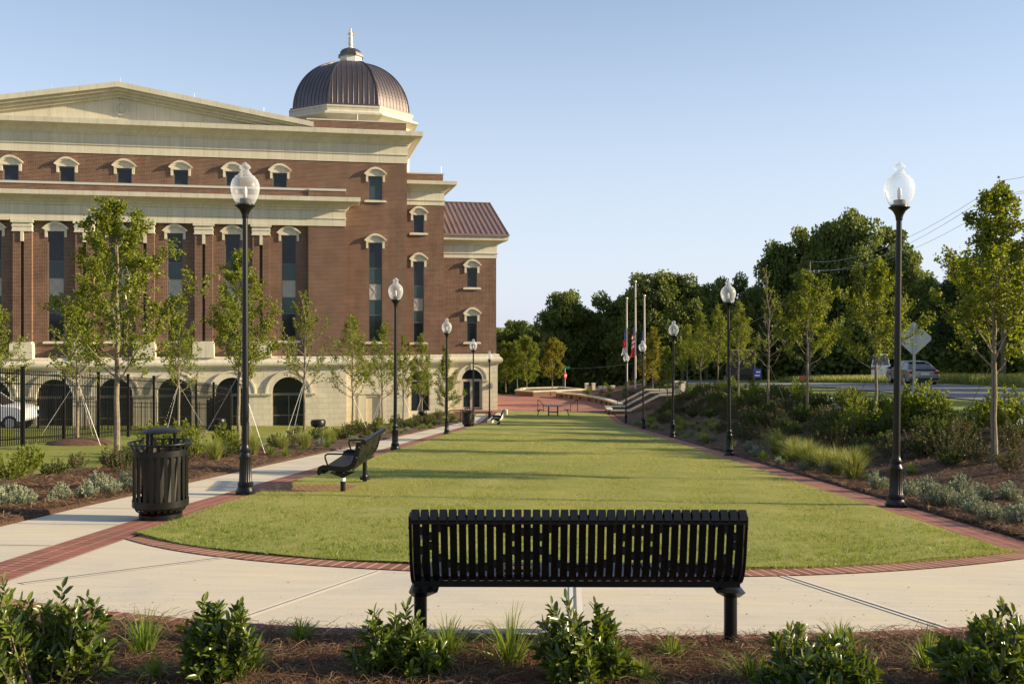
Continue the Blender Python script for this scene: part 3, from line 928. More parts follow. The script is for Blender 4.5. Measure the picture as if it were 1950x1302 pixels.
# pediment
ax, az, bz = -28.86, 17.75, 15.38
def rake(mb, z_off, t, y0, y1, extra=0.0):
    for s in (-1, 1):
        ex = ax + s * (14.08 + extra)
        z_e = bz - 0.17 * extra
        mb.ext([(ax, az - z_off), (ex, z_e - z_off), (ex, z_e - z_off - t), (ax, az - z_off - t)], y0, y1)
m_ = MB(); rake(m_, 0, .38, -3.35, -1.4); part('raking_cornice', m_, M['stone'])
m_ = MB(); rake(m_, .37, .20, -3.1, -1.5); rake(m_, .56, .22, -2.8, -1.5); rake(m_, .77, .2, -2.55, -1.5); part('raking_moulding', m_, M['stone'])
m_ = MB(); m_.ext([(ax - 13.6, 14.95), (ax + 13.6, 14.95), (ax, 17.2)], -2.3, -1.6); part('tympanum', m_, M['stone'])
m_ = MB()
n = 28
for k in range(n):
    a0, a1 = 2 * math.pi * k / n, 2 * math.pi * (k + 1) / n
    for (r0, r1, yy) in ((.38, .50, -2.42), (.50, .56, -2.36)):
        m_.ext([(-28.75 + r0 * math.cos(a0), 15.96 + r0 * math.sin(a0)), (-28.75 + r1 * math.cos(a0), 15.96 + r1 * math.sin(a0)),
                (-28.75 + r1 * math.cos(a1), 15.96 + r1 * math.sin(a1)), (-28.75 + r0 * math.cos(a1), 15.96 + r0 * math.sin(a1))], yy, -2.28)
part('medallion', m_, M['stone'])
m_ = MB(); m_.ext([(ax - 14, 15.1), (ax + 14, 15.1), (ax, 17.5)], -1.4, 16); part('gable_roof', m_, M['roof'])
# --- block B
BT = [(-6.95, -6.11, 7.28, 8.68), (-6.95, -6.11, -1.46, 4.98)]
m_ = MB()
wall_cells(m_, -7.57, -4.5, -2.4, 9.55, -1.1, BT)
m_.add([(-4.5, -1.1, -2.4), (-4.5, 16, -2.4), (-4.5, 16, 9.55), (-4.5, -1.1, 9.55)], [(0, 1, 2, 3)])
m_.box(-7.55, -4.55, -1.05, 14, 11.3, 12.0)
part('wing_brick_wall', m_, M['brick'])
m_ = MB(); m_.box(-7.55, -4.48, -1.1, 14.05, 12.0, 12.12); part('wing_coping', m_, M['coping'])
window(-6.53, .42, 7.28, 8.68, -1.1, [(7.28, 8.68, 'glass')])
window(-6.53, .42, -1.46, 4.98, -1.1, [(-1.46, .13, 'glass'), (.13, 1.05, 'blind'), (1.05, 2.05, 'panel'), (2.05, 3.03, 'blind'), (3.03, 4.98, 'glass')])
prof = [(0.0, 9.5), (0.05, 9.5), (0.05, 9.84), (0.12, 9.86), (0.12, 9.95), (0.04, 9.97), (0.04, 10.55), (0.14, 10.6), (0.14, 10.68), (0.3, 10.8), (0.55, 10.98), (0.86, 11.06), (0.92, 11.08), (0.94, 11.36), (0.0, 11.4)]
m_ = MB(); m_.sweep([(-7.565, -1.1), (-4.5, -1.1), (-4.5, 14)], prof); part('wing_cornice', m_, M['stone'])
# --- block A
m_ = MB()
wall_cells(m_, -4.5, 0, -2.4, 5.45, 0, [(-2.45, -1.62, 3.0, 4.6), (-2.45, -1.62, -1.46, .66)])
m_.add([(0, 0, -2.4), (0, 15, -2.4), (0, 15, 10.4), (0, 7.5, 10.4), (0, 0, 5.45)], [(0, 1, 2, 3, 4)])
part('end_brick_wall', m_, M['brick'])
window(-2.035, .415, 3.0, 4.6, 0, [(3.0, 4.6, 'glass')])
window(-2.035, .415, -1.46, .66, 0, [(-1.46, .10, 'glass'), (.10, .66, 'blind')])
prof = [(0.0, 5.4), (0.05, 5.4), (0.05, 5.74), (0.13, 5.76), (0.13, 5.84), (0.04, 5.86), (0.04, 6.42), (0.14, 6.46), (0.14, 6.52), (0.26, 6.6), (0.5, 6.74), (0.8, 6.8), (0.84, 6.82), (0.86, 7.16), (0.0, 7.2)]
m_ = MB(); m_.sweep([(-4.495, 0), (0, 0), (0, 15)], prof); part('end_cornice', m_, M['stone'])
m_ = MB()
def zroof(y): return 7.22 + (y + .86) * (10.72 - 7.22) / 8.36
m_.add([(-4.5, -.9, 7.18), (.9, -.9, 7.18), (.9, 7.5, 10.72), (-4.5, 7.5, 10.72), (-4.5, -.9, 7.30), (.9, -.9, 7.30), (.9, 7.5, 10.84), (-4.5, 7.5, 10.84)],
       [(0, 1, 2, 3), (4, 5, 6, 7), (0, 1, 5, 4), (1, 2, 6, 5), (2, 3, 7, 6), (3, 0, 4, 7)])
m_.add([(-4.5, 15.9, 7.18), (.9, 15.9, 7.18), (.9, 7.5, 10.84), (-4.5, 7.5, 10.84)], [(0, 1, 2, 3)])
m_.add([(.84, -.86, 7.2), (.84, 15.8, 7.2), (.84, 7.5, 10.8)], [(0, 1, 2)])
for k in range(13):
    u = -4.3 + k * .43
    m_.bar((u, -.9, 7.33), (u, 7.5, 10.87), 0.035, 0.09)
m_.bar((-4.5, 7.5, 10.88), (.9, 7.5, 10.88), .12, .08); m_.box(-4.5, .92, -.99, -.88, 7.14, 7.32)
part('standing_seam_roof', m_, M['roof'])

# --- ground floor
m_ = MB()
da = [-37.3, -33.12, -28.99, -24.87, -20.75, -16.62]
dh = [(c - 1.22, c + 1.22, -8.02, -3.98, True) for c in da]
wall_cells(m_, UL, -12.32, ZB, -3.28, -3.5, dh, depth=0.6)
m_.add([(-12.32, -3.5, ZB), (-12.32, -2.3, ZB), (-12.32, -2.3, -3.28), (-12.32, -3.5, -3.28)], [(0, 1, 2, 3)])
wall_cells(m_, -12.32, -7.47, ZB, -3.28, -2.3, [(-10.76, -9.66, -7.75, -5.66)], depth=.15)
m_.add([(-7.47, -2.3, ZB), (-7.47, -1.2, ZB), (-7.47, -1.2, -3.28), (-7.47, -2.3, -3.28)], [(0, 1, 2, 3)])
wall_cells(m_, -7.47, -4.4, ZB, -3.28, -1.2, [(-7.15, -5.65, -6.9, -3.7, True)], depth=.25)
m_.add([(-4.4, -1.2, ZB), (-4.4, -.1, ZB), (-4.4, -.1, -3.28), (-4.4, -1.2, -3.28)], [(0, 1, 2, 3)])
wall_cells(m_, -4.4, .1, ZB, -3.28, -.1, [(-2.89, -1.17, -7.02, -3.69, True)], depth=.3)
m_.add([(.1, -.1, ZB), (.1, 15, ZB), (.1, 15, -3.28), (.1, -.1, -3.28)], [(0, 1, 2, 3)])
part('stone_base', m_, M['stoneblock'])
# belt course
path = [(UL, -3.5), (-12.32, -3.5), (-12.32, -2.3), (-7.47, -2.3), (-7.47, -1.2), (-4.4, -1.2), (-4.4, -.1), (.1, -.1), (.1, 15)]
prof = [(0.0, -3.36), (0.04, -3.36), (0.06, -3.26), (0.14, -3.24), (0.28, -3.18), (0.36, -3.06), (0.38, -2.92), (0.34, -2.80), (0.24, -2.70), (0.16, -2.66), (0.14, -2.52), (0.08, -2.46), (-0.5, -2.42)]
m_ = MB(); m_.sweep(path, prof); part('belt_course', m_, M['stone'])

def arch_ring(uc, r0, r1, zc, y, leg=None, key=True, imp=None, ends=(True, True)):
    mb = MB(); n = 22
    for k in range(n):
        a0, a1 = math.pi * k / n, math.pi * (k + 1) / n
        for (ra, rb, yy) in ((r0, r1 - .12, y - .10), (r1 - .12, r1, y - .16)):
            mb.ext([(uc + ra * math.cos(a0), zc + ra * math.sin(a0)), (uc + rb * math.cos(a0), zc + rb * math.sin(a0)),
                    (uc + rb * math.cos(a1), zc + rb * math.sin(a1)), (uc + ra * math.cos(a1), zc + ra * math.sin(a1))], yy, y + .01)
    if key:
        mb.ext([(uc - .10, zc + r0 - .04), (uc + .10, zc + r0 - .04), (uc + .15, zc + r1 + .1), (uc - .15, zc + r1 + .1)], y - .22, y + .01)
    if imp:
        for s, e in ((-1, ends[0]), (1, ends[1])):
            if not e: continue
            a, b_ = sorted((uc + s * r0, uc + s * (r0 + imp)))
            mb.box(a, b_, y - .13, y + .012, zc - .16, zc - .002)
            mb.box(a, b_, y - .18, y + .013, zc - .06, zc - .001)
    return mb
for c in da:
    part('arch_surround', arch_ring(c, 1.22, 1.72, -5.2, -3.5, imp=.82, key=False), M['stone'])
    f = MB()
    f.box(c - 1.22, c - 1.15, -3.0, -2.9, -8.0, -4.9); f.box(c + 1.15, c + 1.22, -3.0, -2.9, -8.0, -4.9)
    f.box(c - 1.15, c + 1.15, -3.01, -2.9, -5.42, -5.22); f.box(c - .035, c + .035, -3.0, -2.9, -8.0, -5.42)
    f.box(c - 1.15, c + 1.15, -3.005, -2.9, -6.95, -6.87)
    wn_ = part('window', f, M['wframe'])
    g = MB(); g.box(c - 1.22, c + 1.22, -2.955, -2.93, -8.0, -3.97); part('pane', g, M['glassdark'], wn_)
part('arch_surround', arch_ring(-6.4, .75, 1.05, -4.45, -1.2, imp=.35), M['stone'])
f = MB(); f.box(-7.15, -7.09, -.98, -.9, -6.9, -4.4); f.box(-5.71, -5.65, -.98, -.9, -6.9, -4.4); f.box(-7.09, -5.71, -.98, -.9, -4.6, -4.5); f.box(-6.43, -6.37, -.98, -.9, -6.9, -4.6)
wn_ = part('window', f, M['doorframe']); g = MB(); g.box(-7.15, -5.65, -.95, -.93, -6.9, -3.7); part('pane', g, M['glassdark'], wn_)
# arched entrance door of the end block
part('arch_surround', arch_ring(-2.03, .86, 1.27, -4.55, -.1, imp=.5), M['stone'])
f = MB()
for (a, b_) in ((-2.89, -2.77), (-2.08, -1.98), (-1.29, -1.17)): f.box(a, b_, .1, .2, -7.0, -4.55)
f.box(-2.77, -1.29, .101, .2, -4.7, -4.5); f.box(-2.77, -1.29, .101, .2, -7.0, -6.8)
for c in (-2.43, -1.64): f.box(c - .36, c - .29, .105, .19, -6.8, -4.7); f.box(c + .27, c + .34, .105, .19, -6.8, -4.7)
dr = part('entrance_door', f, M['doorframe'])
g = MB(); g.box(-2.89, -1.17, .15, .165, -7.0, -3.69); part('door_glass', g, M['glassdark'], dr)
h_ = MB(); h_.bar((-2.12, .06, -6.1), (-2.12, .06, -5.6), .03); h_.bar((-1.94, .06, -6.1), (-1.94, .06, -5.6), .03); part('handle', h_, M['steel'], dr)
for c in (-3.62, -.42):
    s_ = MB(); s_.box(c - .09, c + .09, -.30, -.1, -5.18, -4.92); s_.box(c - .05, c + .05, -.2, -.1, -5.28, -4.84); part('wall_lamp', s_, M['steel'])
# beige service door with stone surround
s_ = MB(); s_.box(-11.35, -10.76, -2.36, -2.28, -8.2, -5.45); s_.box(-9.66, -9.3, -2.36, -2.28, -8.2, -5.45); s_.ext([(-11.35, -5.45), (-9.3, -5.45), (-9.3, -5.3), (-10.2, -5.05), (-11.35, -5.3)], -2.42, -2.28)
part('door_surround', s_, M['stone'])
s_ = MB(); s_.box(-10.76, -9.66, -2.2, -2.12, -7.8, -5.66); dr = part('service_door', s_, M['tan_door'])
h_ = MB(); h_.box(-9.82, -9.76, -2.26, -2.19, -6.9, -6.75); part('handle', h_, M['steel'], dr)
# downspouts / control joints: thin dark lines in the brick
for (u, y_) in ((-12.0, -2.2), (-8.15, -2.2), (-13.6, -3.4)):
    s_ = MB(); s_.box(u - .012, u + .012, y_ - .006, y_ + .005, -2.4, 7.4 if y_ < -3 else 12.55); part('control_joint', s_, M['joint'])
# lightning rods
for (u, y_, z) in ((-33.6, -2.2, 17.0), (-28.86, -2.2, 17.75), (-23.6, -2.2, 16.85), (-18.5, -2.2, 16.0), (-11.4, -2.0, 15.8), (-4.7, -1.0, 12.1)):
    s_ = MB(); s_.tube([(u, y_, z - .1), (u, y_, z + .55)], .018, 6); part('lightning_rod', s_, M['steel'])

# --- dome
DC = (-11.15, 15.6)
oc = math.pi / 8
def octp(r, z, ph=oc): return [(DC[0] + r * math.cos(ph + k * math.pi / 4), DC[1] + r * math.sin(ph + k * math.pi / 4), z) for k in range(8)]
def oct_stack(rows):
    mb = MB(); vs = []; fs = []
    for (ap, z) in rows: vs += octp(ap / math.cos(oc), z)
    for i in range(len(rows) - 1):
        for k in range(8):
            k2 = (k + 1) % 8; fs.append((i * 8 + k, i * 8 + k2, (i + 1) * 8 + k2, (i + 1) * 8 + k))
    fs.append(tuple(range(7, -1, -1))); fs.append(tuple((len(rows) - 1) * 8 + k for k in range(8)))
    return mb.add(vs, fs)
drum = oct_stack([(5.35, 11.0), (5.35, 16.9), (5.5, 17.0), (5.5, 17.15), (5.7, 17.25), (6.0, 17.75), (6.05, 17.8), (6.05, 17.95), (5.35, 18.0), (5.35, 18.35), (5.9, 18.65), (6.15, 18.78), (6.15, 18.95), (5.75, 19.05), (5.6, 19.2), (5.65, 19.45), (5.72, 19.5), (5.72, 19.64), (5.4, 19.7)])
part('drum', drum, M['stone'])
ed = oct_stack([(5.5, 19.66), (5.62, 19.68), (5.62, 19.80), (5.25, 19.84)]); part('dome_eave', ed, M['dome'])
N = 22
def dprof(t):
    ph = t * R(80.5)
    return 5.32 * math.cos(ph) ** 0.92, 19.72 + 5.15 * math.sin(ph)
m_ = oct_stack([dprof(i / N) for i in range(N + 1)])
for k in range(8):
    an = k * math.pi / 4
    ca, sa = math.cos(an), math.sin(an)
    for j in range(-4, 5):
        cpos = j * 0.465
        pts = []
        for i in range(0, 3 * N + 1):
            ap, z = dprof(i / (3 * N))
            if ap * math.tan(oc) < abs(cpos): break
            pts.append((DC[0] + (ap + .02) * ca - cpos * sa, DC[1] + (ap + .02) * sa + cpos * ca, z))
        pts = pts[::3] + [pts[-1]]
        if len(pts) > 2: m_.tube(pts, .024, 4)
    # hip rib
    a2 = an + oc
    pts = []
    for i in range(N + 1):
        ap, z = dprof(i / N); r_ = ap / math.cos(oc) + .01
        pts.append((DC[0] + r_ * math.cos(a2), DC[1] + r_ * math.sin(a2), z))
    m_.tube(pts, .075, 5)
part('dome', m_, M['dome'])
part('lantern_base', oct_stack([(1.25, 24.55), (1.25, 24.78), (1.1, 24.8)]), M['dome'])
part('lantern', oct_stack([(1.0, 24.7), (1.0, 25.35), (1.1, 25.38), (1.12, 25.42), (.9, 25.45)]), M['white'])
rows = [(1.16, 25.40), (1.16, 25.52), (1.0, 25.56)] + [(0.98 * math.cos(R(a)) + .05, 25.58 + .72 * math.sin(R(a))) for a in range(0, 86, 12)]
part('lantern_dome', oct_stack(rows), M['dome'])
# statue
dcw = B.matrix_world if False else (Matrix.Translation((-1.3, 82, 0)) @ Matrix.Rotation(TH, 4, 'Z'))
sp = dcw @ Vector((DC[0], DC[1], 26.3))
st = thing('statue', 'small white robed statue holding scales on top of the dome', 'statue', sp, TH)
m_ = MB(); m_.lathe([(.30, -.05), (.28, .06), (.16, .12), (.10, .22)], 16); m_.build('pedestal', M['white'], st, smooth=True)
m_ = MB(); m_.lathe([(.13, .2), (.20, .26), (.22, .36), (.17, .6), (.185, .8), (.19, 1.0), (.14, 1.18), (.17, 1.32), (.19, 1.46), (.10, 1.56), (.06, 1.6), (.06, 1.64), (.095, 1.70), (.10, 1.78), (.07, 1.86), (.02, 1.88)], 16)
m_.tube([(.17, 0, 1.48), (.32, -.05, 1.45), (.42, -.12, 1.62)], [.055, .045, .03], 8)
m_.tube([(-.17, 0, 1.48), (-.24, -.05, 1.22), (-.2, -.12, 1.0)], [.055, .045, .03], 8)
m_.build('figure', M['white'], st, smooth=True)
m_ = MB(); m_.bar((.32, -.12, 1.60), (.56, -.12, 1.60), .02); 
for u in (.33, .55):
    m_.bar((u, -.12, 1.6), (u, -.12, 1.3), .01); m_.lathe([(.01, 0), (.06, .02), (.07, .04)], 8, (u, -.12, 1.27))
m_.build('scales', M['white'], st)
m_ = MB(); m_.bar((-.2, -.16, 1.0), (-.24, -.18, .3), .025); m_.build('sword', M['steel'], st)
#PART3
# ================================================================== STREET LAMPS
def make_lamp(label, loc, group):
    t = thing('street_lamp', label, 'street lamp', loc, 0, group)
    m = MB()
    m.extz([(.145 * math.cos(a), .145 * math.sin(a)) for a in [k * math.pi / 4 + math.pi / 8 for k in range(8)]], -.06, .05)
    m.lathe([(.125, .05), (.122, .09), (.105, .12), (.112, .14), (.112, .17), (.095, .19)], 32)
    m.lathe([(.094, .185), (.090, .20), (.080, .50), (.082, .53)], 40, flute=[0, .10, .10, 0])
    m.lathe([(.088, .525), (.092, .545), (.080, .565), (.066, .60), (.078, .625), (.078, .645), (.062, .665), (.052, .70), (.050, .72)], 32)
    m.build('lamp_base', M['black'], t, smooth=True)
    m = MB(); m.tube([(0, 0, .70), (0, 0, 2.4), (0, 0, 3.99)], [.050, .044, .037], 20)
    m.build('pole', M['black'], t, smooth=True)
    m = MB(); m.lathe([(.040, 3.95), (.046, 3.965), (.047, 3.99), (.058, 4.03), (.085, 4.08), (.125, 4.115), (.142, 4.122), (.142, 4.135), (.118, 4.14), (.110, 4.17)], 40, flute=[0, 0, 0, .07, .07, .07, .05, 0, 0, 0])
    m.build('capital', M['black'], t, smooth=True)
    m = MB(); m.lathe([(.108, 4.15), (.118, 4.152), (.150, 4.20), (.182, 4.27), (.199, 4.34), (.203, 4.39), (.198, 4.44), (.178, 4.50), (.148, 4.535), (.138, 4.54), (.138, 4.555), (.110, 4.565), (.072, 4.61), (.052, 4.64), (.058, 4.655), (.076, 4.668), (.080, 4.68), (.068, 4.70), (.045, 4.725), (.03, 4.73), (.022, 4.75), (.005, 4.758)], 40)
    g = m.build('globe', M['globe'], t, smooth=True)
    m = MB(); m.lathe([(.075, 4.14), (.078, 4.22), (.070, 4.235)], 20)
    m.build('ballast_cover', M['blackmatt'], t, smooth=True)
    m = MB(); m.lathe([(.012, 4.235), (.028, 4.27), (.030, 4.36), (.016, 4.40), (.004, 4.41)], 12)
    m.build('lamp_bulb', M['white'], t, smooth=True)
    return t
lampL = [(468, 14.23, .009), (752, 27.5, .006), (851, 40.75, 0), (901, 54.25, .004), (932, 67.2, 0)]
lampR = [(1706, 13.75, -.013), (1389, 26.96, -.009), (1280.5, 40.4, -.012), (1225.5, 53.3, -.012), (1192, 66.7, -.008)]
LL = ['black acorn lamp beside the concrete walk, just behind the near trash can', 'black acorn lamp on the brick edging behind the side bench',
      'black acorn lamp third along the left walk, in front of the brick wing', 'black acorn lamp standing against the far trash can',
      'small far black acorn lamp beside the white stone ledge and arched door']
LR = ['black acorn lamp nearest on the right brick edging, beside the lavender tufts', 'black acorn lamp second along the planted bank, ahead of the bare tree',
      'black acorn lamp third along the planted bank, ahead of the square stone pillar', 'black acorn lamp in front of the rising stone stair walls',
      'small far black acorn lamp in front of the left flagpole']
lamp0 = None
for LST, LBL, grp in ((lampL, LL, 'acorn lamps along the left walk'), (lampR, LR, 'acorn lamps along the right bank')):
    for (px_, yy, lean), lb in zip(LST, LBL):
        x = (px_ - 975) / 1896 * yy
        loc = (round(x, 2), yy, float(G(x, yy)))
        if lamp0 is None:
            o = lamp0 = make_lamp(lb, loc, grp)
        else:
            o = dup(lamp0, lb, loc, group=grp)
        o.rotation_euler = (0, math.atan(lean), random.uniform(0, 6))

# ================================================================== BENCHES
def bench_profile():
    P = [(.275, .385), (.305, .392), (.322, .412), (.315, .436), (.285, .448), (.20, .441), (.10, .430), (0.0, .424), (-.07, .432), (-.13, .455), (-.175, .495), (-.205, .55), (-.225, .62), (-.243, .70), (-.258, .77), (-.268, .815), (-.285, .842), (-.31, .852), (-.334, .838), (-.34, .81), (-.334, .79)]
    return [(y, .372 + (z - .424) * 1.058) for y, z in P]
def offset_poly(P, d):
    out = []
    for i, p in enumerate(P):
        a = Vector(P[max(i - 1, 0)]); b = Vector(P[min(i + 1, len(P) - 1)])
        t = (b - a).normalized(); out.append((p[0] + t.y * d, p[1] - t.x * d))
    return out
def make_bench(label, loc, rz, group=None, sticker=False):
    t = thing('park_bench', label, 'bench', loc, rz, group)
    P = bench_profile(); Q = offset_poly(P, .007); W = .903
    m = MB(); n = 36; pitch = 2 * W / n
    for k in range(n):
        x0 = -W + k * pitch + .0052; x1 = x0 + pitch - .0104
        for i in range(len(P) - 1):
            m.add([(x0, *P[i]), (x1, *P[i]), (x1, *P[i + 1]), (x0, *P[i + 1]), (x0, *Q[i]), (x1, *Q[i]), (x1, *Q[i + 1]), (x0, *Q[i + 1])],
                  [(0, 1, 2, 3), (4, 7, 6, 5), (0, 3, 7, 4), (1, 5, 6, 2)])
    # bridges: pattern of two crossing waves in the back, straight seams elsewhere
    zz = [p[1] for p in P[9:16]]; yy = [p[0] for p in P[9:16]]
    def back(z): return float(np.interp(z, zz, yy))
    def v2z(v): return .372 + (.854 - (v - 45) / 640 * .44 - .424) * 1.058
    wave_u = {0: 216, 1: 256, 2: 192, 3: 150, 4: 130, 5: 123, 6: 123, 7: 130, 8: 150, 9: 197, 10: 262, 11: 221}
    wave_l = {0: 367, 1: 330, 2: 427, 3: 471, 4: 498, 5: 510, 6: 510, 7: 498, 8: 475, 9: 430, 10: 368, 11: 408}
    order = [0] + [1, 2, 3, 4, 5, 6, 7, 8, 9, 10, 11] * 1
    seq = [0, 1, 2, 3, 4, 5, 6, 7, 8, 9, 10, 11, 11, 10, 9, 8, 7, 6, 5, 4, 3, 2 + 7, 10, 11, 11, 10, 9, 8, 7, 6, 5, 4, 3, 2, 1][:n - 1]
    for k in range(n - 1):
        xg = -W + (k + 1) * pitch
        q = seq[k] if k < len(seq) else 5
        for v in (wave_u[q], wave_l[q]):
            z = v2z(v); y = back(z)
            m.box(xg - .010, xg + .010, y - .003, y + .006, z - .023, z + .023)
        for z, y, hz in ((.770, back(.77) - .004, .014), (.418, -.143, .014), (.398, -.11, .006)):
            m.box(xg - .012, xg + .012, y - .004, y + .006, z - hz, z + hz)
        for yb in (.29, .12, -.03):
            zb = float(np.interp(yb, [-.13, -.07, 0, .1, .2, .285], [.405, .380, .372, .378, .390, .397]))
            m.box(xg - .012, xg + .012, yb - .03, yb + .03, zb - .006, zb + .001)
    m.tube([(-W, .295, .35), (W, .295, .35)], .012, 8); m.tube([(-W, -.322, .765), (W, -.322, .765)], .012, 8)
    m.box(-W, W, -.344, -.340, .758, .792); m.box(-W, W, -.150, -.142, .372, .405)
    m.build('seat_and_back_slats', M['black'], t)
    for s in (-1, 1):
        m = MB(); A = offset_poly(P[1:16], -.010); C = offset_poly(P[1:16], .062)
        poly = A + C[::-1]
        vs = [(s * W, *p) for p in poly] + [(s * (W + .016), *p) for p in poly]; L_ = len(poly); h = len(A)
        fs = [(i, (i + 1) % L_, (i + 1) % L_ + L_, i + L_) for i in range(L_)]
        for i in range(h - 1):
            fs += [(i, i + 1, L_ - 2 - i, L_ - 1 - i), (L_ + i, L_ + i + 1, 2 * L_ - 2 - i, 2 * L_ - 1 - i)]
        m.add(vs, fs); e_ = m.build('end_plate', M['black'], t)
        b_ = MB()
        for (y_, z_) in ((.12, .35), (-.02, .345), (-.21, .57), (-.245, .72)):
            b_.tube([(s * (W + .014), y_, z_), (s * (W + .022), y_, z_)], .009, 8)
        b_.build('bolt', M['steel'], e_)
        m = MB(); x = s * (W - .022)
        m.tube([(x, 0, -.06), (x, 0, .31)], .037, 20)
        e0, e1 = (-.05, .11) if s < 0 else (-.11, .05)
        m.add([(x - .04, -.05, .29), (x + .04, -.05, .29), (x + .04, .05, .29), (x - .04, .05, .29), (x + e0, -.16, .345), (x + e1, -.16, .345), (x + e1, .18, .345), (x + e0, .18, .345)],
              [(0, 3, 2, 1), (4, 5, 6, 7), (0, 1, 5, 4), (1, 2, 6, 5), (2, 3, 7, 6), (3, 0, 4, 7)])
        lg = m.build('leg', M['black'], t, smooth=True)
        m = MB(); m.lathe([(.085, -.03), (.085, .010), (.055, .022), (.046, .045)], 20, (x, 0, 0)); m.build('foot_flange', M['black'], lg, smooth=True)
        if s == -1 and sticker:
            m = MB(); m.lathe([(.0382, .22), (.0382, .27)], 20, (x, 0, 0)); m.build('sticker', M['strap_white'], lg, smooth=True)
        m = MB(); x = s * (W - .02)
        m.tube([(x, .20, .38), (x, .235, .47), (x, .265, .56), (x, .262, .595), (x, .235, .615), (x, .19, .62), (x, 0, .615), (x, -.22, .61)], .0125, 10)
        m.build('armrest', M['black'], t, smooth=True)
    return t
b1 = make_bench('large black slatted steel bench seen from behind, standing on the near patio', (0.36, 5.66, float(G(.36, 5.66)) + .005), R(-.4), 'black slatted steel benches')
b2 = make_bench('black steel bench on the brick pad beside the left edge of the lawn', (-2.46, 15.55, float(G(-2.46, 15.55)) + .03), R(88), 'black slatted steel benches', sticker=True)
b3 = dup(b2, 'small far black steel bench in front of the white stone ledge', (-.80, 58.3, float(G(-.8, 58.3)) + .02), R(88))

# ================================================================== TRASH CANS
def make_can(label, loc, group):
    t = thing('trash_can', label, 'trash can', loc, 0, group)
    n = 24; m = MB()
    prof = [(.215, .07), (.265, .10), (.293, .16), (.298, .22), (.298, .72), (.298, .775), (.31, .80), (.345, .855)]
    for k in range(n):
        a = 2 * math.pi * k / n
        ca, sa = math.cos(a), math.sin(a); wd = .0195
        for i in range(len(prof) - 1):
            r0, z0 = prof[i]; r1, z1 = prof[i + 1]
            q = []
            for (r_, z_) in ((r0, z0), (r1, z1)):
                for dr in (0, -.006):
                    for s in (-1, 1):
                        q.append(((r_ + dr) * ca - s * wd * sa, (r_ + dr) * sa + s * wd * ca, z_))
            m.add(q, [(0, 1, 5, 4), (2, 6, 7, 3), (0, 4, 6, 2), (1, 3, 7, 5)])
    m.build('slats', M['black'], t)
    for z0, z1 in ((.72, .785), (.15, .225)):
        m = MB(); m.lathe([(.300, z0), (.306, z0), (.306, z1), (.300, z1), (.300, z0)], 48); m.build('band', M['black'], t, smooth=True)
    m = MB()
    pts = [(.347 * math.cos(a), .347 * math.sin(a), .857) for a in [2 * math.pi * k / 48 for k in range(49)]]
    m.tube(pts, .010, 8, cap=False)
    m.build('rim', M['black'], t, smooth=True)
    m = MB(); m.lathe([(.23, -.04), (.235, .02), (.235, .065), (.20, .08)], 32); m.build('base_ring', M['black'], t, smooth=True)
    m = MB(); m.lathe([(.165, .10), (.225, .74), (.238, .75), (.238, .77), (.215, .77), (.16, .14)], 32); m.build('liner', M['liner'], t, smooth=True)
    m = MB(); m.lathe([(.215, .975), (.216, .982), (.19, .996), (.14, 1.013), (.07, 1.023), (.01, 1.026)], 32)
    m.lathe([(.20, .972), (.06, .965), (.05, .955)], 24)
    lid = m.build('rain_bonnet', M['black'], t, smooth=True)
    for a in (2.6, 3.9, .3):
        m = MB(); m.box(.15 * math.cos(a) - .014, .15 * math.cos(a) + .014, .15 * math.sin(a) - .014, .15 * math.sin(a) + .014, .74, .98)
        m.build('bonnet_post', M['black'], t)
    return t
c1_ = make_can('round black slatted trash can with domed bonnet on the near brick edging', (-3.97, 11.25, float(G(-3.97, 11.25)) + .012), 'black slatted trash cans')
dup(c1_, 'small far black trash can beside the fourth lamp', (-2.36, 53.4, float(G(-2.36, 53.4)) + .012), .6)

# ================================================================== PICNIC TABLE
pt = thing('picnic_table', 'small black pedestal picnic table with curved-leg seats near the plaza edge', 'picnic table', (3.1, 75.0, float(G(3.1, 75)) + .02), .05)
m = MB(); m.box(-.62, .62, -.5, .5, .72, .755); m.build('table_top', M['bluegrey'], pt, bevel=.02)
for s in (-1, 1):
    m = MB(); m.box(s * .34 - .045, s * .34 + .045, -.05, .05, -.05, .72); m.build('leg', M['black'], pt)
    m = MB(); m.box(s * 1.02 - .22, s * 1.02 + .22, -.3, .3, .42, .46); m.build('seat', M['bluegrey'], pt, bevel=.015)
    m = MB(); m.tube([(s * .98, 0, .43), (s * 1.12, 0, .30), (s * 1.12, 0, .15), (s * 1.22, 0, -.04)], .035, 8)
    m.build('seat_leg', M['black'], pt, smooth=True)
m = MB(); m.bar((-.34, 0, .25), (.34, 0, .25), .06); m.build('crossbar', M['black'], pt)

# handrails at the steps by the plaza
def rail(name, pts, label, cat='handrail', group=None, posts=()):
    t = thing(name, label, cat, pts[0], 0, group)
    o = Vector(pts[0]); m = MB()
    m.tube([Vector(p) - o for p in pts], .028, 8); m.build('rail', M['black'], t, smooth=True)
    for p in posts:
        q = Vector(p) - o; m = MB(); m.tube([q, q + Vector((0, 0, -.95))], .026, 8); m.build('post', M['black'], t, smooth=True)
    return t
zl = -7.02
rail('handrail', [(2.05, 79.9, zl + .93), (2.15, 79.9, zl + .93), (2.55, 80.3, zl + .5), (2.55, 80.3, zl - .1)], 'black tube handrail to the left of the picnic table', group='handrails at the lawn end', posts=[(2.07, 79.9, zl + .93)])
rail('handrail', [(5.28, 79.9, zl + .93), (5.18, 79.9, zl + .93), (4.72, 80.3, zl + .5), (4.72, 80.3, zl - .1)], 'black tube handrail to the right of the picnic table', group='handrails at the lawn end', posts=[(5.26, 79.9, zl + .93)])

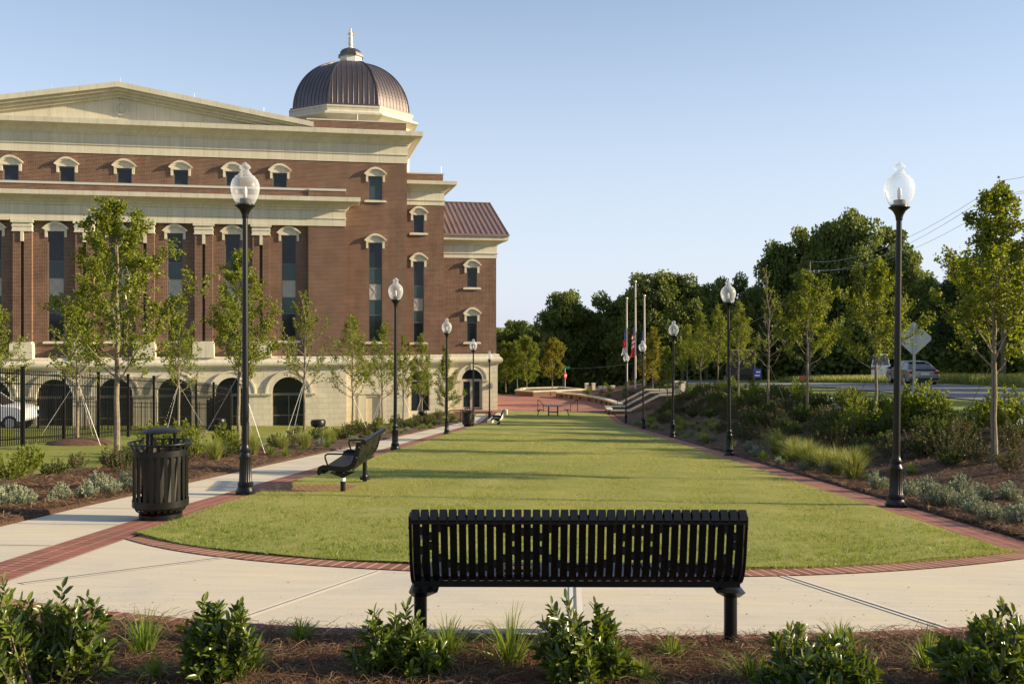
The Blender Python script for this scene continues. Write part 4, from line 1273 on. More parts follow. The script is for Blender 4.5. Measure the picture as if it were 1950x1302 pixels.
# ================================================================== PLAZA WALLS
BR = M['brick']
def wall_path(name, path, z0, z1, th, label, cat, capw=.06, capt=.12, closed=False, cap_name='stone_cap'):
    """low brick wall following a plan path (z0, z1 may be lists along the path)"""
    t = thing(name, label, cat, (path[0][0], path[0][1], 0))
    o = Vector((path[0][0], path[0][1]))
    P = [Vector(p) - o for p in path]
    def run(mb, hw, za, zb):
        n = len(P); rows = []
        for i in range(n):
            d0 = (P[i] - P[i - 1]).normalized() if (i or closed) else (P[1] - P[0]).normalized()
            d1 = (P[(i + 1) % n] - P[i]).normalized() if (i < n - 1 or closed) else d0
            n0 = Vector((d0.y, -d0.x)); n1 = Vector((d1.y, -d1.x)); mm = n0 + n1; mm = mm / max(mm.dot(n0), .3)
            a = P[i] + mm * hw; b = P[i] - mm * hw
            rows += [(a.x, a.y, za[i]), (b.x, b.y, za[i]), (b.x, b.y, zb[i]), (a.x, a.y, zb[i])]
        fs = []
        for i in range(n if closed else n - 1):
            j = (i + 1) % n
            for a in range(4):
                b = (a + 1) % 4; fs.append((i * 4 + a, j * 4 + a, j * 4 + b, i * 4 + b))
        if not closed: fs += [(0, 1, 2, 3), ((n - 1) * 4 + 3, (n - 1) * 4 + 2, (n - 1) * 4 + 1, (n - 1) * 4)]
        mb.add(rows, fs)
    if not hasattr(z1, '__len__'): z1 = [z1] * len(P)
    if not hasattr(z0, '__len__'): z0 = [z0] * len(P)
    m = MB(); run(m, th / 2, z0, [z - capt for z in z1]); m.build('brick_face', BR, t)
    m = MB(); run(m, th / 2 + capw, [z - capt for z in z1], z1); m.build(cap_name, M['stoneblock'], t)
    return t
t = wall_path('planter_wall', [(.5, 98.6), (2.1, 97.1), (4.6, 98.4), (7.1, 100.0), (5.0, 103.5), (1.2, 102.0)], -7.3, -6.5, .35, 'angular brick planter wall with stone cap at the back of the plaza', 'planter', closed=True)
m = MB()
for (x, y) in ((1.45, -1.15), (3.2, -.6), (5.6, .75)): m.box(x - .12, x + .12, y - .26, y - .2, -.0 - 6.98, -6.78)
m.build('wall_light', M['blackmatt'], t)
m = MB(); m.extz([(.75 - .5, 98.9 - 98.6 + 0), (2.1 - .5, 97.5 - 98.6), (6.6 - .5, 99.95 - 98.6), (4.8 - .5, 103 - 98.6), (1.2 - .5, 101.6 - 98.6)], -6.9, -6.62)
m.build('planter_soil', M['mulch'], t)
cw = [(4.45, 96.6), (4.6, 95.3), (6.2, 93.3), (7.6, 90.2), (8.3, 87.2), (8.75, 84.0), (8.95, 82.4)]
t = wall_path('seat_wall', cw, -7.3, [-6.52, -6.52, -6.52, -6.53, -6.53, -6.54, -6.55], .42, 'long curved brick seat wall with stone cap round the plaza', 'seat wall')
m = MB()
for i in range(1, len(cw) - 1):
    for f in (.25, .75):
        x = cw[i][0] + (cw[i + 1][0] - cw[i][0]) * f - cw[0][0]; y = cw[i][1] + (cw[i + 1][1] - cw[i][1]) * f - cw[0][1]
        m.box(x - .30, x - .205, y - .14, y + .14, -6.98, -6.76)
m.build('wall_light', M['blackmatt'], t)
# stair walls climbing to the flag terrace
wall_path('stair_wall', [(7.75, 78.3), (9.25, 78.3), (11.6, 78.3), (13.6, 78.3)], [-7.6, -7.6, -7.0, -6.6], [-6.72, -6.72, -5.52, -5.50], .40, 'front stair wall of brick with a stone cap rising from the lawn corner', 'stair wall', capw=.07)
wall_path('stair_wall', [(7.75, 78.72), (7.75, 80.7), (9.2, 80.95), (11.2, 80.95), (13.9, 80.95)], -7.6, [-6.72, -6.62, -6.62, -5.52, -5.40], .34, 'middle stair wall with rising stone cap behind the front one', 'stair wall')
wall_path('stair_wall', [(8.5, 83.6), (9.1, 83.6), (11.2, 83.6), (13.6, 83.6)], -7.6, [-6.55, -6.55, -5.45, -5.45], .34, 'rear stair wall with rising stone cap beside the handrail', 'stair wall')
mb = MB(); mb.add([(7.9, 78.5, -6.95), (9.2, 78.5, -6.92), (11.5, 78.5, -5.75), (13.6, 78.5, -5.65), (7.9, 80.8, -6.95), (9.2, 80.8, -6.92), (11.5, 80.8, -5.75), (13.6, 80.8, -5.65)], [(0, 1, 5, 4), (1, 2, 6, 5), (2, 3, 7, 6)])
tag(mb.build('mulch_bed', M['mulch']), 'planting strip between the stair walls', kind='structure')
stt = thing('stone_steps', 'stone steps between the stair walls up to the flagpoles', 'steps', (9.0, 82.3, -7.05))
for k in range(9):
    m = MB(); m.box(k * .32, 5.0, -1.15, 1.1, k * .15 - .1, k * .15 + .05 + .001 * k); m.build('step', M['concrete'], stt)
rail('handrail', [(8.6, 82.3, -6.2), (9.1, 82.3, -6.15), (12.0, 82.3, -4.75), (12.5, 82.3, -4.75)], 'black handrail climbing the stone steps by the flagpoles', posts=[(8.7, 82.3, -6.2), (10.5, 82.3, -5.45), (12.2, 82.3, -4.75)])
# raised terrace fill behind the seat wall, under the flagpoles
Xd, Yd = np.meshgrid(np.linspace(0, 1, 30), np.linspace(83.8, 108, 40))
xl_ = np.interp(Yd, [83.8, 87, 90, 93, 95, 97, 100, 108], [9.3, 8.6, 8.0, 6.6, 5.2, 5.0, 7.4, 8.0]); X_ = xl_ + Xd * (14 - xl_)
Z_ = -6.7 + 1.1 * sst(0, 1, Xd) * (1 - sst(94, 106, Yd)) + np.where(Xd > .9, .0, 0) + .06 * np.sin(X_ * 3) * np.cos(Yd * 2)
tag(grid_sheet('mulch_bed', X_, Yd, Z_, M['mulch']), 'raised planting round the flagpoles', kind='structure')

# white stone ledge by the end of the walk, service steps and rail
t = thing('stone_ledge', 'long white stone ledge on the brick paving beside the far bench', 'stone ledge', (-1.75, 62.0, 0))
z = float(G(-1.7, 66))
m = MB(); m.add([(.20, 0, z - .6), (.50, 0, z - .6), (1.42, 13.5, z - 1.2), (.95, 13.5, z - 1.2), (.20, 0, z + .50), (.50, 0, z + .50), (1.42, 13.5, z + .02), (.95, 13.5, z + .02)],
                [(0, 3, 2, 1), (4, 5, 6, 7), (0, 1, 5, 4), (1, 2, 6, 5), (2, 3, 7, 6), (3, 0, 4, 7)])
m.build('ledge_block', M['stoneblock'], t)
t = rail('handrail', [(-5.6, 62.0, -6.3), (-5.3, 62.0, -6.3), (-3.9, 63.6, -5.5), (-3.2, 64.0, -5.5)], 'thin black handrail leading down to the service steps', posts=[(-5.5, 62.0, -6.3), (-3.3, 64, -5.5)])

# stone pillars
def pillar(x, y, z, w_, h, label, group):
    t = thing('stone_pillar', label, 'stone pillar', (x, y, z), .2, group)
    m = MB(); m.box(-w_ / 2, w_ / 2, -w_ / 2, w_ / 2, -.3, h * .86); m.build('shaft', M['stoneblock'], t)
    m = MB(); m.box(-w_ / 2 - .03, w_ / 2 + .03, -w_ / 2 - .03, w_ / 2 + .03, h * .86, h); m.build('pillar_cap', M['stone'], t, bevel=.02)
pillar(7.6, 101.5, -6.9, .32, .9, 'left one of two cream stone pillars behind the seat wall', 'cream stone pillars behind the seat wall')
pillar(8.3, 101.5, -6.9, .32, .9, 'right one of two cream stone pillars behind the seat wall', 'cream stone pillars behind the seat wall')
pillar(13.25, 80.2, -5.55, .38, .97, 'left one of two square cream pillars on the stair wall end', 'square cream pillars by the stair')
pillar(13.65, 79.9, -5.55, .40, .97, 'right one of two square cream pillars on the stair wall end', 'square cream pillars by the stair')
pillar(9.6, 95.0, -6.6, .35, .75, 'short grey stone marker in the planting left of the flagpoles', None)
fl = thing('flood_light', 'small floodlight on a post left of the flagpoles', 'floodlight', (8.55, 94, -6.7))
m = MB(); m.tube([(0, 0, -.2), (0, 0, .6)], .04, 8); m.build('post', M['black'], fl)
for s in (-1, 1):
    m = MB(); m.box(s * .2 - .16, s * .2 + .16, -.12, .12, .58, .85); m.build('lamp_head', M['signback'], fl)

# ================================================================== FLAGPOLES AND FLAGS
def flagpole(x, z_top, label, lab_flag, kind, zf0, zf1):
    y = 92.0; zb = -6.4
    t = thing('flagpole', label, 'flagpole', (x, y, zb), 0, 'flagpoles by the stair')
    m = MB(); m.tube([(0, 0, -.4), (0, 0, 4), (0, 0, z_top - zb)], [.085, .08, .045], 12); m.build('pole', M['flagpole'], t, smooth=True)
    m = MB(); m.lathe([(.01, 0), (.09, .04), (.11, .12), (.08, .2), (.01, .23)], 12, (0, 0, z_top - zb)); m.build('finial', M['flagpole'], t, smooth=True)
    m = MB(); m.tube([(-.11, -.04, .6), (-.10, -.04, z_top - zb - .2)], .012, 5); m.build('halyard', M['steel'], t)
    f = thing('flag', lab_flag, 'flag', (x - .09, y - .03, zf0), 0, 'furled flags at half mast')
    H = zf0 - zf1
    def drape(a0, a1, name, mt, w0=.10, w1=.34, xoff=0):
        pts = []; n = 12; s = 10
        for i in range(s + 1):
            v = a0 + (a1 - a0) * i / s; wv = 1.25 * (w0 + (w1 - w0) * min(v * 1.5, 1))
            for k in range(n + 1):
                u = k / n
                pts.append((xoff - u * wv * (0.8 + .2 * math.sin(v * 7)), -.02 + .07 * math.sin(u * 14 + v * 5) * (0.4 + u), -v * H - u * .25 * (1 - .3 * v)))
        fs = [(i * (n + 1) + k, i * (n + 1) + k + 1, (i + 1) * (n + 1) + k + 1, (i + 1) * (n + 1) + k) for i in range(s) for k in range(n)]
        mm = MB(); mm.add(pts, fs); o = mm.build(name, mt, f, smooth=True, fix=False)
        return o
    if kind == 'us':
        drape(0, .26, 'canton', M['flagcloth_blue'], .10, .22)
        for k in range(10):
            drape(.26 + k * .074, .26 + (k + 1) * .074, 'stripe', M['flagcloth_red'] if k % 2 == 0 or k > 6 else M['flagcloth_white'], .2, .36)
    elif kind == 'state':
        drape(0, .42, 'blue_field', M['flagcloth_blue'], .10, .26); drape(.42, .72, 'red_stripe', M['flagcloth_red'], .24, .34); drape(.72, 1.0, 'white_stripe', M['flagcloth_white'], .2, .40)
    else:
        drape(0, 1.0, 'blue_field', M['flagcloth_blue'], .10, .24)
flagpole(10.62, 2.25, 'left flagpole of pale metal, shorter than the middle one', 'limp blue red and white flag on the left pole', 'state', -.35, -2.75)
flagpole(11.42, 3.8, 'tallest flagpole, the middle of three', 'limp striped red and white flag with blue canton on the tallest pole', 'us', -.05, -2.95)
flagpole(12.25, 2.5, 'right flagpole of pale metal, partly behind a lamp globe', 'limp dark blue flag on the right pole', 'blue', -.4, -2.6)

# ================================================================== FENCE
def fence_run(p0, p1, label, spacing=2.42, h=2.05, pick=.115):
    p0 = Vector(p0); p1 = Vector(p1); n = max(1, round((p1 - p0).length / spacing)); d = (p1 - p0) / n; u = d.normalized()
    t = thing('metal_fence', label, 'fence', (p0.x, p0.y, 0))
    for k in range(n + 1):
        p = p0 + d * k; z = Tz(p.x, p.y); q = p - p0; m = MB()
        m.box(q.x - .04, q.x + .04, q.y - .04, q.y + .04, z - .15, z + h + .06); m.box(q.x - .047, q.x + .047, q.y - .047, q.y + .047, z + h + .06, z + h + .085)
        m.build('post', M['black'], t)
    for k in range(n):
        a = p0 + d * k; b = a + d; za, zb = Tz(a.x, a.y), Tz(b.x, b.y); m = MB(); np_ = int(d.length / pick)
        qa, qb = a - p0, b - p0
        for zz_ in (.22, h - .38, h - .12):
            m.bar((qa.x, qa.y, za + zz_), (qb.x, qb.y, zb + zz_), .03, .035)
        for i in range(1, np_):
            f = i / np_; q = qa + (qb - qa) * f; z = za + (zb - za) * f
            m.box(q.x - .0095, q.x + .0095, q.y - .0095, q.y + .0095, z + .06, z + h)
        m.build('picket_panel', M['black'], t)
fence_run((-13, 19.2), (-13, 45.8), 'tall black picket fence between the side grass and the service drive')
fence_run((-13, 46.0), (-18.5, 60.5), 'black picket fence running back from the corner to the building')
fence_run((-19, 64.4), (-46, 60.0), 'far black picket fence in front of the ground floor arches', spacing=2.7)

# ================================================================== VEHICLES
def ring(mb, y, pts): pass
def make_vehicle(name, label, cat, loc, rz, body, glass, Wd, paint, wheels, wr, lamps_rear=True, extra=None, roofw=.78):
    """local +x = forward. body: lower side outline (x,z); glass: greenhouse outline (x,z)"""
    t = thing(name, label, cat, loc, rz)
    def loft(poly, ws):
        mb = MB(); n = len(poly); rows = []
        for yy, sc in ws:
            cx_ = sum(p[0] for p in poly) / n; cz_ = sum(p[1] for p in poly) / n
            rows += [(cx_ + (p[0] - cx_) * sc, yy, cz_ + (p[1] - cz_) * sc) for p in poly]
        fs = []
        for i in range(len(ws) - 1):
            for a in range(n): fs.append((i * n + a, i * n + (a + 1) % n, (i + 1) * n + (a + 1) % n, (i + 1) * n + a))
        fs += [tuple(range(n - 1, -1, -1)), tuple((len(ws) - 1) * n + a for a in range(n))]
        return mb.add(rows, fs)
    h = Wd / 2
    bd = loft(body, [(-h, .955), (-h + .08, .992), (-h + .2, 1), (h - .2, 1), (h - .08, .992), (h, .955)]); bd.build('body', paint, t, smooth=True, bevel=.03)
    # greenhouse: tapers to the roof
    zmin = min(p[1] for p in glass); zmax = max(p[1] for p in glass)
    def gh(shr, poly):
        mb = MB(); n = len(poly); L_ = []; R_ = []
        for (x, z) in poly:
            yy = h - .07 - shr - (h * (1 - roofw)) * (z - zmin) / (zmax - zmin); L_.append((x, -yy, z)); R_.append((x, yy, z))
        return mb.add(L_ + R_, [(i, (i + 1) % n, (i + 1) % n + n, i + n) for i in range(n)] + [tuple(range(n - 1, -1, -1)), tuple(range(n, 2 * n))])
    gh(.0, glass).build('windows', M['cardark'], t)
    # roof skin and pillars
    top = [p for p in glass if p[1] > zmax - .12]; xs_ = [p[0] for p in top]; x0, x1 = min(xs_), max(xs_)
    yr = h - .07 - h * (1 - roofw)
    m = MB(); m.box(x0 - .02, x1 + .02, -yr - .01, yr + .01, zmax - .03, zmax + .035); m.build('roof', paint, t, bevel=.03)
    low = sorted([p for p in glass if p[1] < zmin + .1])
    for s in (-1, 1):
        for (xa, xb_) in ((low[0][0], x0), (low[-1][0], x1), (x0 + (x1 - x0) * .48,) * 2):
            m = MB(); m.bar((xa, s * (h - .065), zmin), (xb_, s * (yr + .004), zmax), .075, .03); m.build('window_pillar', paint, t)
    for wx in wheels:
        for s in (-1, 1):
            m = MB(); m.tube([(wx, s * (h - .20), wr), (wx, s * (h + .005), wr)], wr, 24)
            w_ = m.build('wheel', M['tyre'], t, smooth=True)
            m = MB(); m.tube([(wx, s * (h - .02), wr), (wx, s * (h + .015), wr)], wr * .64, 16); m.build('rim', M['steel'], w_, smooth=True)
            m = MB(); m.tube([(wx, s * (h - .25), wr + .03), (wx, s * (h - .03), wr + .03)], wr * 1.17, 24); m.build('wheel_arch', M['blackmatt'], t)
    xr = min(p[0] for p in body); xf_ = max(p[0] for p in body); zc = np.mean([p[1] for p in body])
    for s in (-1, 1):
        m = MB(); m.box(xr - .015, xr + .12, s * (h - .05) - .0 if s > 0 else -h - .01, (h + .01) if s > 0 else -h + .30, zc + .12, zc + .30) if False else m.box(xr - .02, xr + .15, min(s * (h - .36), s * (h - .02)), max(s * (h - .36), s * (h - .02)), zc + .10, zc + .27)
        m.build('tail_lamp', M['redlamp'], t, bevel=.02)
        m = MB(); m.box(xf_ - .18, xf_ + .01, min(s * (h - .34), s * (h - .04)), max(s * (h - .34), s * (h - .04)), zc + .02, zc + .2); m.build('headlight', M['white'], t, bevel=.02)
        m = MB(); fx = low[-1][0] - .25; m.box(fx - .05, fx + .08, min(s * (h + .02), s * (h + .2)), max(s * (h + .02), s * (h + .2)), zmin - .02, zmin + .15); m.build('mirror', M['blackmatt'], t, bevel=.02)
    m = MB(); m.box(xr - .012, xr + .03, -.26, .26, zc + .02, zc + .17); m.build('licence_plate', M['white'], t)
    for s in (-1, 1):
        m = MB()
        for fx in (.25, -.3): m.box(x0 + (x1 - x0) * (.5 + fx) - .09, x0 + (x1 - x0) * (.5 + fx) + .09, s * (h + .002) - .012, s * (h + .002) + .012, zmin - .12, zmin - .09)
        m.build('door_handle', M['blackmatt'], t)
    if extra: extra(t, h)
    return t
sedan_body = [(-2.4, .36), (-2.45, .55), (-2.38, .92), (-2.2, 1.0), (-1.6, 1.03), (0, .98), (1.2, .93), (2.1, .80), (2.4, .62), (2.42, .34), (2.2, .26), (-2.2, .26)]
sedan_glass = [(-2.0, .97), (-1.65, 1.16), (-1.1, 1.38), (-.5, 1.45), (.25, 1.43), (.75, 1.25), (1.3, .92)]
def trim_sedan(t, h):
    m = MB(); m.box(-2.47, -2.42, -h + .12, h - .12, .42, .50); m.box(-2.33, -2.2, -.7, .7, 1.0, 1.03); m.build('rear_trim', M['blackmatt'], t)
make_vehicle('parked_car', 'champagne sedan seen from behind on the road beyond the diamond sign', 'car', (25.3, 63.0, Tz(25.3, 63.0) + .04), R(86), sedan_body, sedan_glass, 1.84, M['cartan'], (-1.42, 1.42), .33, extra=trim_sedan, roofw=.70)
suv_body = [(-3.2, .55), (-3.25, .9), (-3.2, 1.36), (-.2, 1.38), (.95, 1.36), (1.8, 1.28), (2.02, 1.14), (2.08, .62), (1.95, .48), (-3.1, .48)]
suv_glass = [(-2.9, 1.3), (-2.7, 1.85), (-1.6, 1.95), (-.4, 1.95), (.1, 1.88), (.95, 1.32)]
make_vehicle('parked_truck', 'white pickup style vehicle parked behind the black fence', 'truck', (-27.95, 53.5, Tz(-27.95, 53.5) + .04), R(4), suv_body, suv_glass, 1.98, M['carwhite'], (-2.35, 1.33), .41, roofw=.86)
van_body = [(-2.6, .4), (-2.65, .9), (-2.6, 1.3), (1.2, 1.3), (2.2, 1.1), (2.5, .9), (2.5, .4)]
van_glass = [(-2.55, 1.25), (-2.45, 2.0), (.6, 2.0), (1.5, 1.25)]
def van_dec(t, h):
    m = MB(); m.box(-2.3, 1.6, -h - .012, -h + .01, .95, 1.12); m.box(-2.3, 1.6, h - .01, h + .012, .95, 1.12); m.build('red_stripe', M['red'], t)
    m = MB(); m.box(-2.3, 1.6, -h - .012, -h + .01, .72, .93); m.box(-2.3, 1.6, h - .01, h + .012, .72, .93); m.build('blue_stripe', M['blue'], t)
van_ = make_vehicle('parked_van', 'white van with red and blue stripes behind the bank trees', 'van', (35.2, 95, Tz(35.2, 95) + .02), R(69), van_body, van_glass, 1.95, M['carwhite'], (-1.7, 1.7), .36, extra=van_dec); van_.scale = (.85, .85, 1.35)
# box truck
tr = thing('box_truck', 'dark high-sided truck with red corner lights behind the young trees', 'truck', (20.6, 90, Tz(20.6, 90)), R(79))
m = MB(); m.box(-3.2, 2.2, -1.2, 1.2, .95, 3.1); m.build('cargo_box', M['truck'], tr, bevel=.06)
m = MB(); m.box(2.3, 4.2, -1.1, 1.1, .5, 2.4); m.build('cab', M['truck'], tr, bevel=.15)
m = MB(); m.box(-3.2, 4.0, -.5, .5, .55, .93); m.build('chassis', M['blackmatt'], tr)
for x in (-2.3, -1.2, 3.3):
    for s in (-1, 1):
        m = MB(); m.tube([(x, s * .85, .48), (x, s * 1.18, .48)], .48, 20); w_ = m.build('wheel', M['tyre'], tr, smooth=True)
        m = MB(); m.tube([(x, s * 1.1, .48), (x, s * 1.2, .48)], .25, 14); m.build('rim', M['steel'], w_, smooth=True)
for s in (-1, 1):
    for z in (1.05, 2.95):
        m = MB(); m.box(-3.24, -3.18, s * 1.05 - .07, s * 1.05 + .07, z - .06, z + .06); m.build('marker_light', M['redlamp'], tr)

# ================================================================== SIGNS
t = thing('road_sign', 'grey back of a diamond warning sign on a steel post by the road', 'road sign', (15.55, 38.5, Tz(15.55, 38.5)), R(-14))
h_ = -.55 - Tz(15.55, 38.5)
m = MB(); rr = .635; cr = .06
pl = []
for k in range(4):
    a = k * math.pi / 2
    for da in (-.09, -.03, .03, .09): pl.append(((rr - abs(da) * .25) * math.cos(a) - da * math.sin(a) * .8, h_ + (rr - abs(da) * .25) * math.sin(a) + da * math.cos(a) * .8))
m.ext(pl, .03, .036); m.build('sign_plate', M['signback'], t)
m = MB(); m.box(-.04, .04, -.03, .028, -.4, h_ + .52); m.box(-.052, -.04, -.03, -.02, -.4, h_ + .52); m.box(.04, .052, -.03, -.02, -.4, h_ + .52); m.build('post', M['steel'], t)
t = thing('stop_sign', 'red stop sign with green street name blade beyond the planter', 'road sign', (5.75, 108, -8.6), R(66))
m = MB(); m.tube([(0, 0, -.3), (0, 0, 3.8)], .045, 8); m.build('post', M['steel'], t)
m = MB(); m.ext([(.38 * math.cos(a), 3.0 + .38 * math.sin(a)) for a in [k * math.pi / 4 + math.pi / 8 for k in range(8)]], -.07, -.055); sp_ = m.build('sign_plate', M['red'], t)
def text_obj(s, size, m_, parent, loc, rot):
    c = D.curves.new('lettering', 'FONT'); c.body = s; c.size = size; c.align_x = 'CENTER'; c.align_y = 'CENTER'; c.extrude = .002
    o = D.objects.new('lettering', c); COL.objects.link(o); c.materials.append(m_); o.parent = parent; bpy.context.view_layer.update(); me = D.meshes.new_from_object(o); D.objects.remove(o)
    o = D.objects.new('lettering', me); COL.objects.link(o); o.parent = parent; o.location = loc; o.rotation_euler = rot
    return o
text_obj('STOP', .3, M['white'], sp_, (0, -.075, 3.0), (R(90), 0, 0))
m = MB(); m.box(-.55, .55, -.01, .01, 3.75, 4.02); m.build('street_name_blade', M['green'], t, rz=R(-62))
t = thing('yard_sign', 'blue and white board sign on the verge beside the dark truck', 'sign', (20.7, 84, Tz(20.7, 84)))
m = MB(); m.box(-.34, .34, -.02, .02, .55, 1.35); m.build('sign_board', M['blue'], t)
m = MB(); m.box(-.22, .2, -.03, -.022, .72, .82); m.box(-.12, .25, -.03, -.022, 1.0, 1.12); m.build('sign_print', M['white'], t)
m = MB(); m.box(-.32, -.28, -.02, .02, -.2, .55); m.box(.28, .32, -.02, .02, -.2, .55); m.build('stake', M['wood'], t)
t = thing('yard_sign', 'small orange sign low on the verge behind the young tree', 'sign', (21.6, 74, Tz(21.6, 74) + .02))
m = MB(); m.box(-.18, .18, -.015, .015, .32, .66); m.build('sign_board', M['orange'], t)
m = MB(); m.box(-.02, .02, -.02, .02, -.2, .32); m.build('stake', M['wood'], t)

# ================================================================== UTILITY POLES AND WIRES
def upole(x, y, h, label, arm=True, group='wooden utility poles'):
    z = Tz(x, y)
    t = thing('utility_pole', label, 'utility pole', (x, y, z), 0, group)
    m = MB(); m.tube([(0, 0, -.5), (0, 0, h)], [.16, .10], 10); m.build('pole', M['wood'], t, smooth=True)
    if arm:
        m = MB(); m.box(-1.1, 1.1, -.06, .06, h - 1.3, h - 1.18); m.build('crossarm', M['wood'], t)
        for x_ in (-1.0, -.45, .45, 1.0):
            m = MB(); m.lathe([(.03, 0), (.07, .05), (.07, .16), (.03, .2)], 8, (x_, 0, h - 1.18)); m.build('insulator', M['steel'], t)
    m = MB(); m.lathe([(.2, 0), (.22, .1), (.22, .7), (.1, .78)], 12, (.38, 0, h - 3.2)); m.build('transformer', M['steel'], t)
    return (x, y, z + h)
pA = upole(30.6, 62, 12.7, 'tall utility pole rising above the nearest right young tree')
pB = upole(33.5, 112, 13.5, 'utility pole half hidden in the forest behind the bank trees')
pC = upole(6.1, 118, -5.2 - Tz(6.1, 118), 'small dark utility pole with transformer beyond the stop sign', arm=False)
pD = (36.0, 20, Tz(36, 20) + 14)
def wire(a, b, sag, label, r=.014):
    a = Vector(a); b = Vector(b); pts = []
    for i in range(15):
        s = i / 14; p = a.lerp(b, s); p.z -= sag * 4 * s * (1 - s); pts.append(p - a)
    m = MB(); m.tube(pts, r, 5)
    o = m.build('power_line', M['steel'], None, loc=a)
    tag(o, label, 'power line', 'overhead power lines')
for dx, dz, nm in ((-1.0, -1.0, 'lowest'), (.45, -.9, 'middle'), (0, 0.0, 'topmost')):
    wire((pA[0] + dx, pA[1], pA[2] + dz), (pB[0] + dx, pB[1], pB[2] + dz), 1.5, nm + ' power line running from the tall right pole back over the forest')
    wire((pD[0] + dx, pD[1], pD[2] + dz), (pA[0] + dx, pA[1], pA[2] + dz), 1.2, nm + ' power line entering from the right to the tall pole')
wire((pB[0], pB[1], pB[2] - 3), (pC[0], pC[1], pC[2]), 2.5, 'long low power line crossing the dark forest behind the flagpoles')

# ================================================================== SMALL GROUND LIGHTS
def spot(x, y, z, label, sc=1):
    t = thing('flood_light', label, 'floodlight', (x, y, z), .3, 'black floodlights facing the building'); t.scale = (sc,) * 3
    m = MB(); m.tube([(0, 0, -.1), (0, 0, .32)], .035, 8); m.build('stem', M['black'], t)
    m = MB(); m.tube([(-.02, .0, .30), (-.02, 0, .36), (-.02, 0, .50), (-.02, 0, .56)], [.10, .24, .26, .23], 16); m.build('lamp_head', M['black'], t, smooth=True)
spot(-6.6, 34.0, float(T(-6.6, 34)) + .1, 'black floodlight on a stem between young trees before the arched window')
spot(-11.3, 38.5, float(T(-11.3, 38.5)), 'black floodlight by the fence behind the near trash can')
spot(-5.2, 58.0, float(T(-5.2, 58)) + .2, 'black floodlight beside the ground floor window of the wing')
#PART4
# ================================================================== FOLIAGE
def unit(a): return a / np.maximum(np.linalg.norm(a, axis=-1, keepdims=True), 1e-9)
def leaf_arrays(P, Dr, size, wr, r, fold=.18, shape='kite'):
    """kite shaped folded leaves; P base points, Dr directions"""
    n = len(P); Dr = unit(Dr)
    rnd = unit(r.normal(size=(n, 3)))
    S = unit(np.cross(Dr, rnd)); N = np.cross(S, Dr)
    s = (np.asarray(size) * r.uniform(.7, 1.25, n))[:, None]
    tip = P + Dr * s - np.array([0, 0, 1]) * s * .08
    if shape == 'kite':
        l = P + Dr * s * .45 + S * s * wr + N * s * fold
        q = P + Dr * s * .45 - S * s * wr + N * s * fold
        V = np.stack([P, l, tip, q], 1).reshape(-1, 3)
        b = np.arange(n)[:, None] * 4
        F = np.concatenate([b + np.array([[0, 1, 2]]), b + np.array([[0, 2, 3]])], 0)
        k = 4
    else:           # long leaf, 6 verts
        l1 = P + Dr * s * .3 + S * s * wr + N * s * fold * .6
        q1 = P + Dr * s * .3 - S * s * wr + N * s * fold * .6
        l2 = P + Dr * s * .7 + S * s * wr * .8 + N * s * fold * .3
        q2 = P + Dr * s * .7 - S * s * wr * .8 + N * s * fold * .3
        c1 = P + Dr * s * .35 - N * s * fold * .2; c2 = P + Dr * s * .7 - N * s * fold * .35
        V = np.stack([P, l1, l2, tip, q2, q1, c1, c2], 1).reshape(-1, 3)
        b = np.arange(n)[:, None] * 8
        F = np.concatenate([b + np.array([f]) for f in ([0, 1, 6], [0, 6, 5], [1, 2, 7], [1, 7, 6], [6, 7, 4], [6, 4, 5], [2, 3, 7], [7, 3, 4])], 0)
        k = 8
    tint = np.repeat(np.clip(r.beta(2, 2.4, n), 0, 1), k)
    return V, F, tint
def leaf_mesh(name, P, Dr, size, wr, m, parent, r, fold=.18, shape='kite', tint_add=None):
    V, F, t = leaf_arrays(P, Dr, size, wr, r, fold, shape)
    if tint_add is not None:
        t = np.clip(t + np.repeat(tint_add, 4 if shape == 'kite' else 8), 0, 1)
    return np_mesh(name, V, F, m, parent, tint=t)

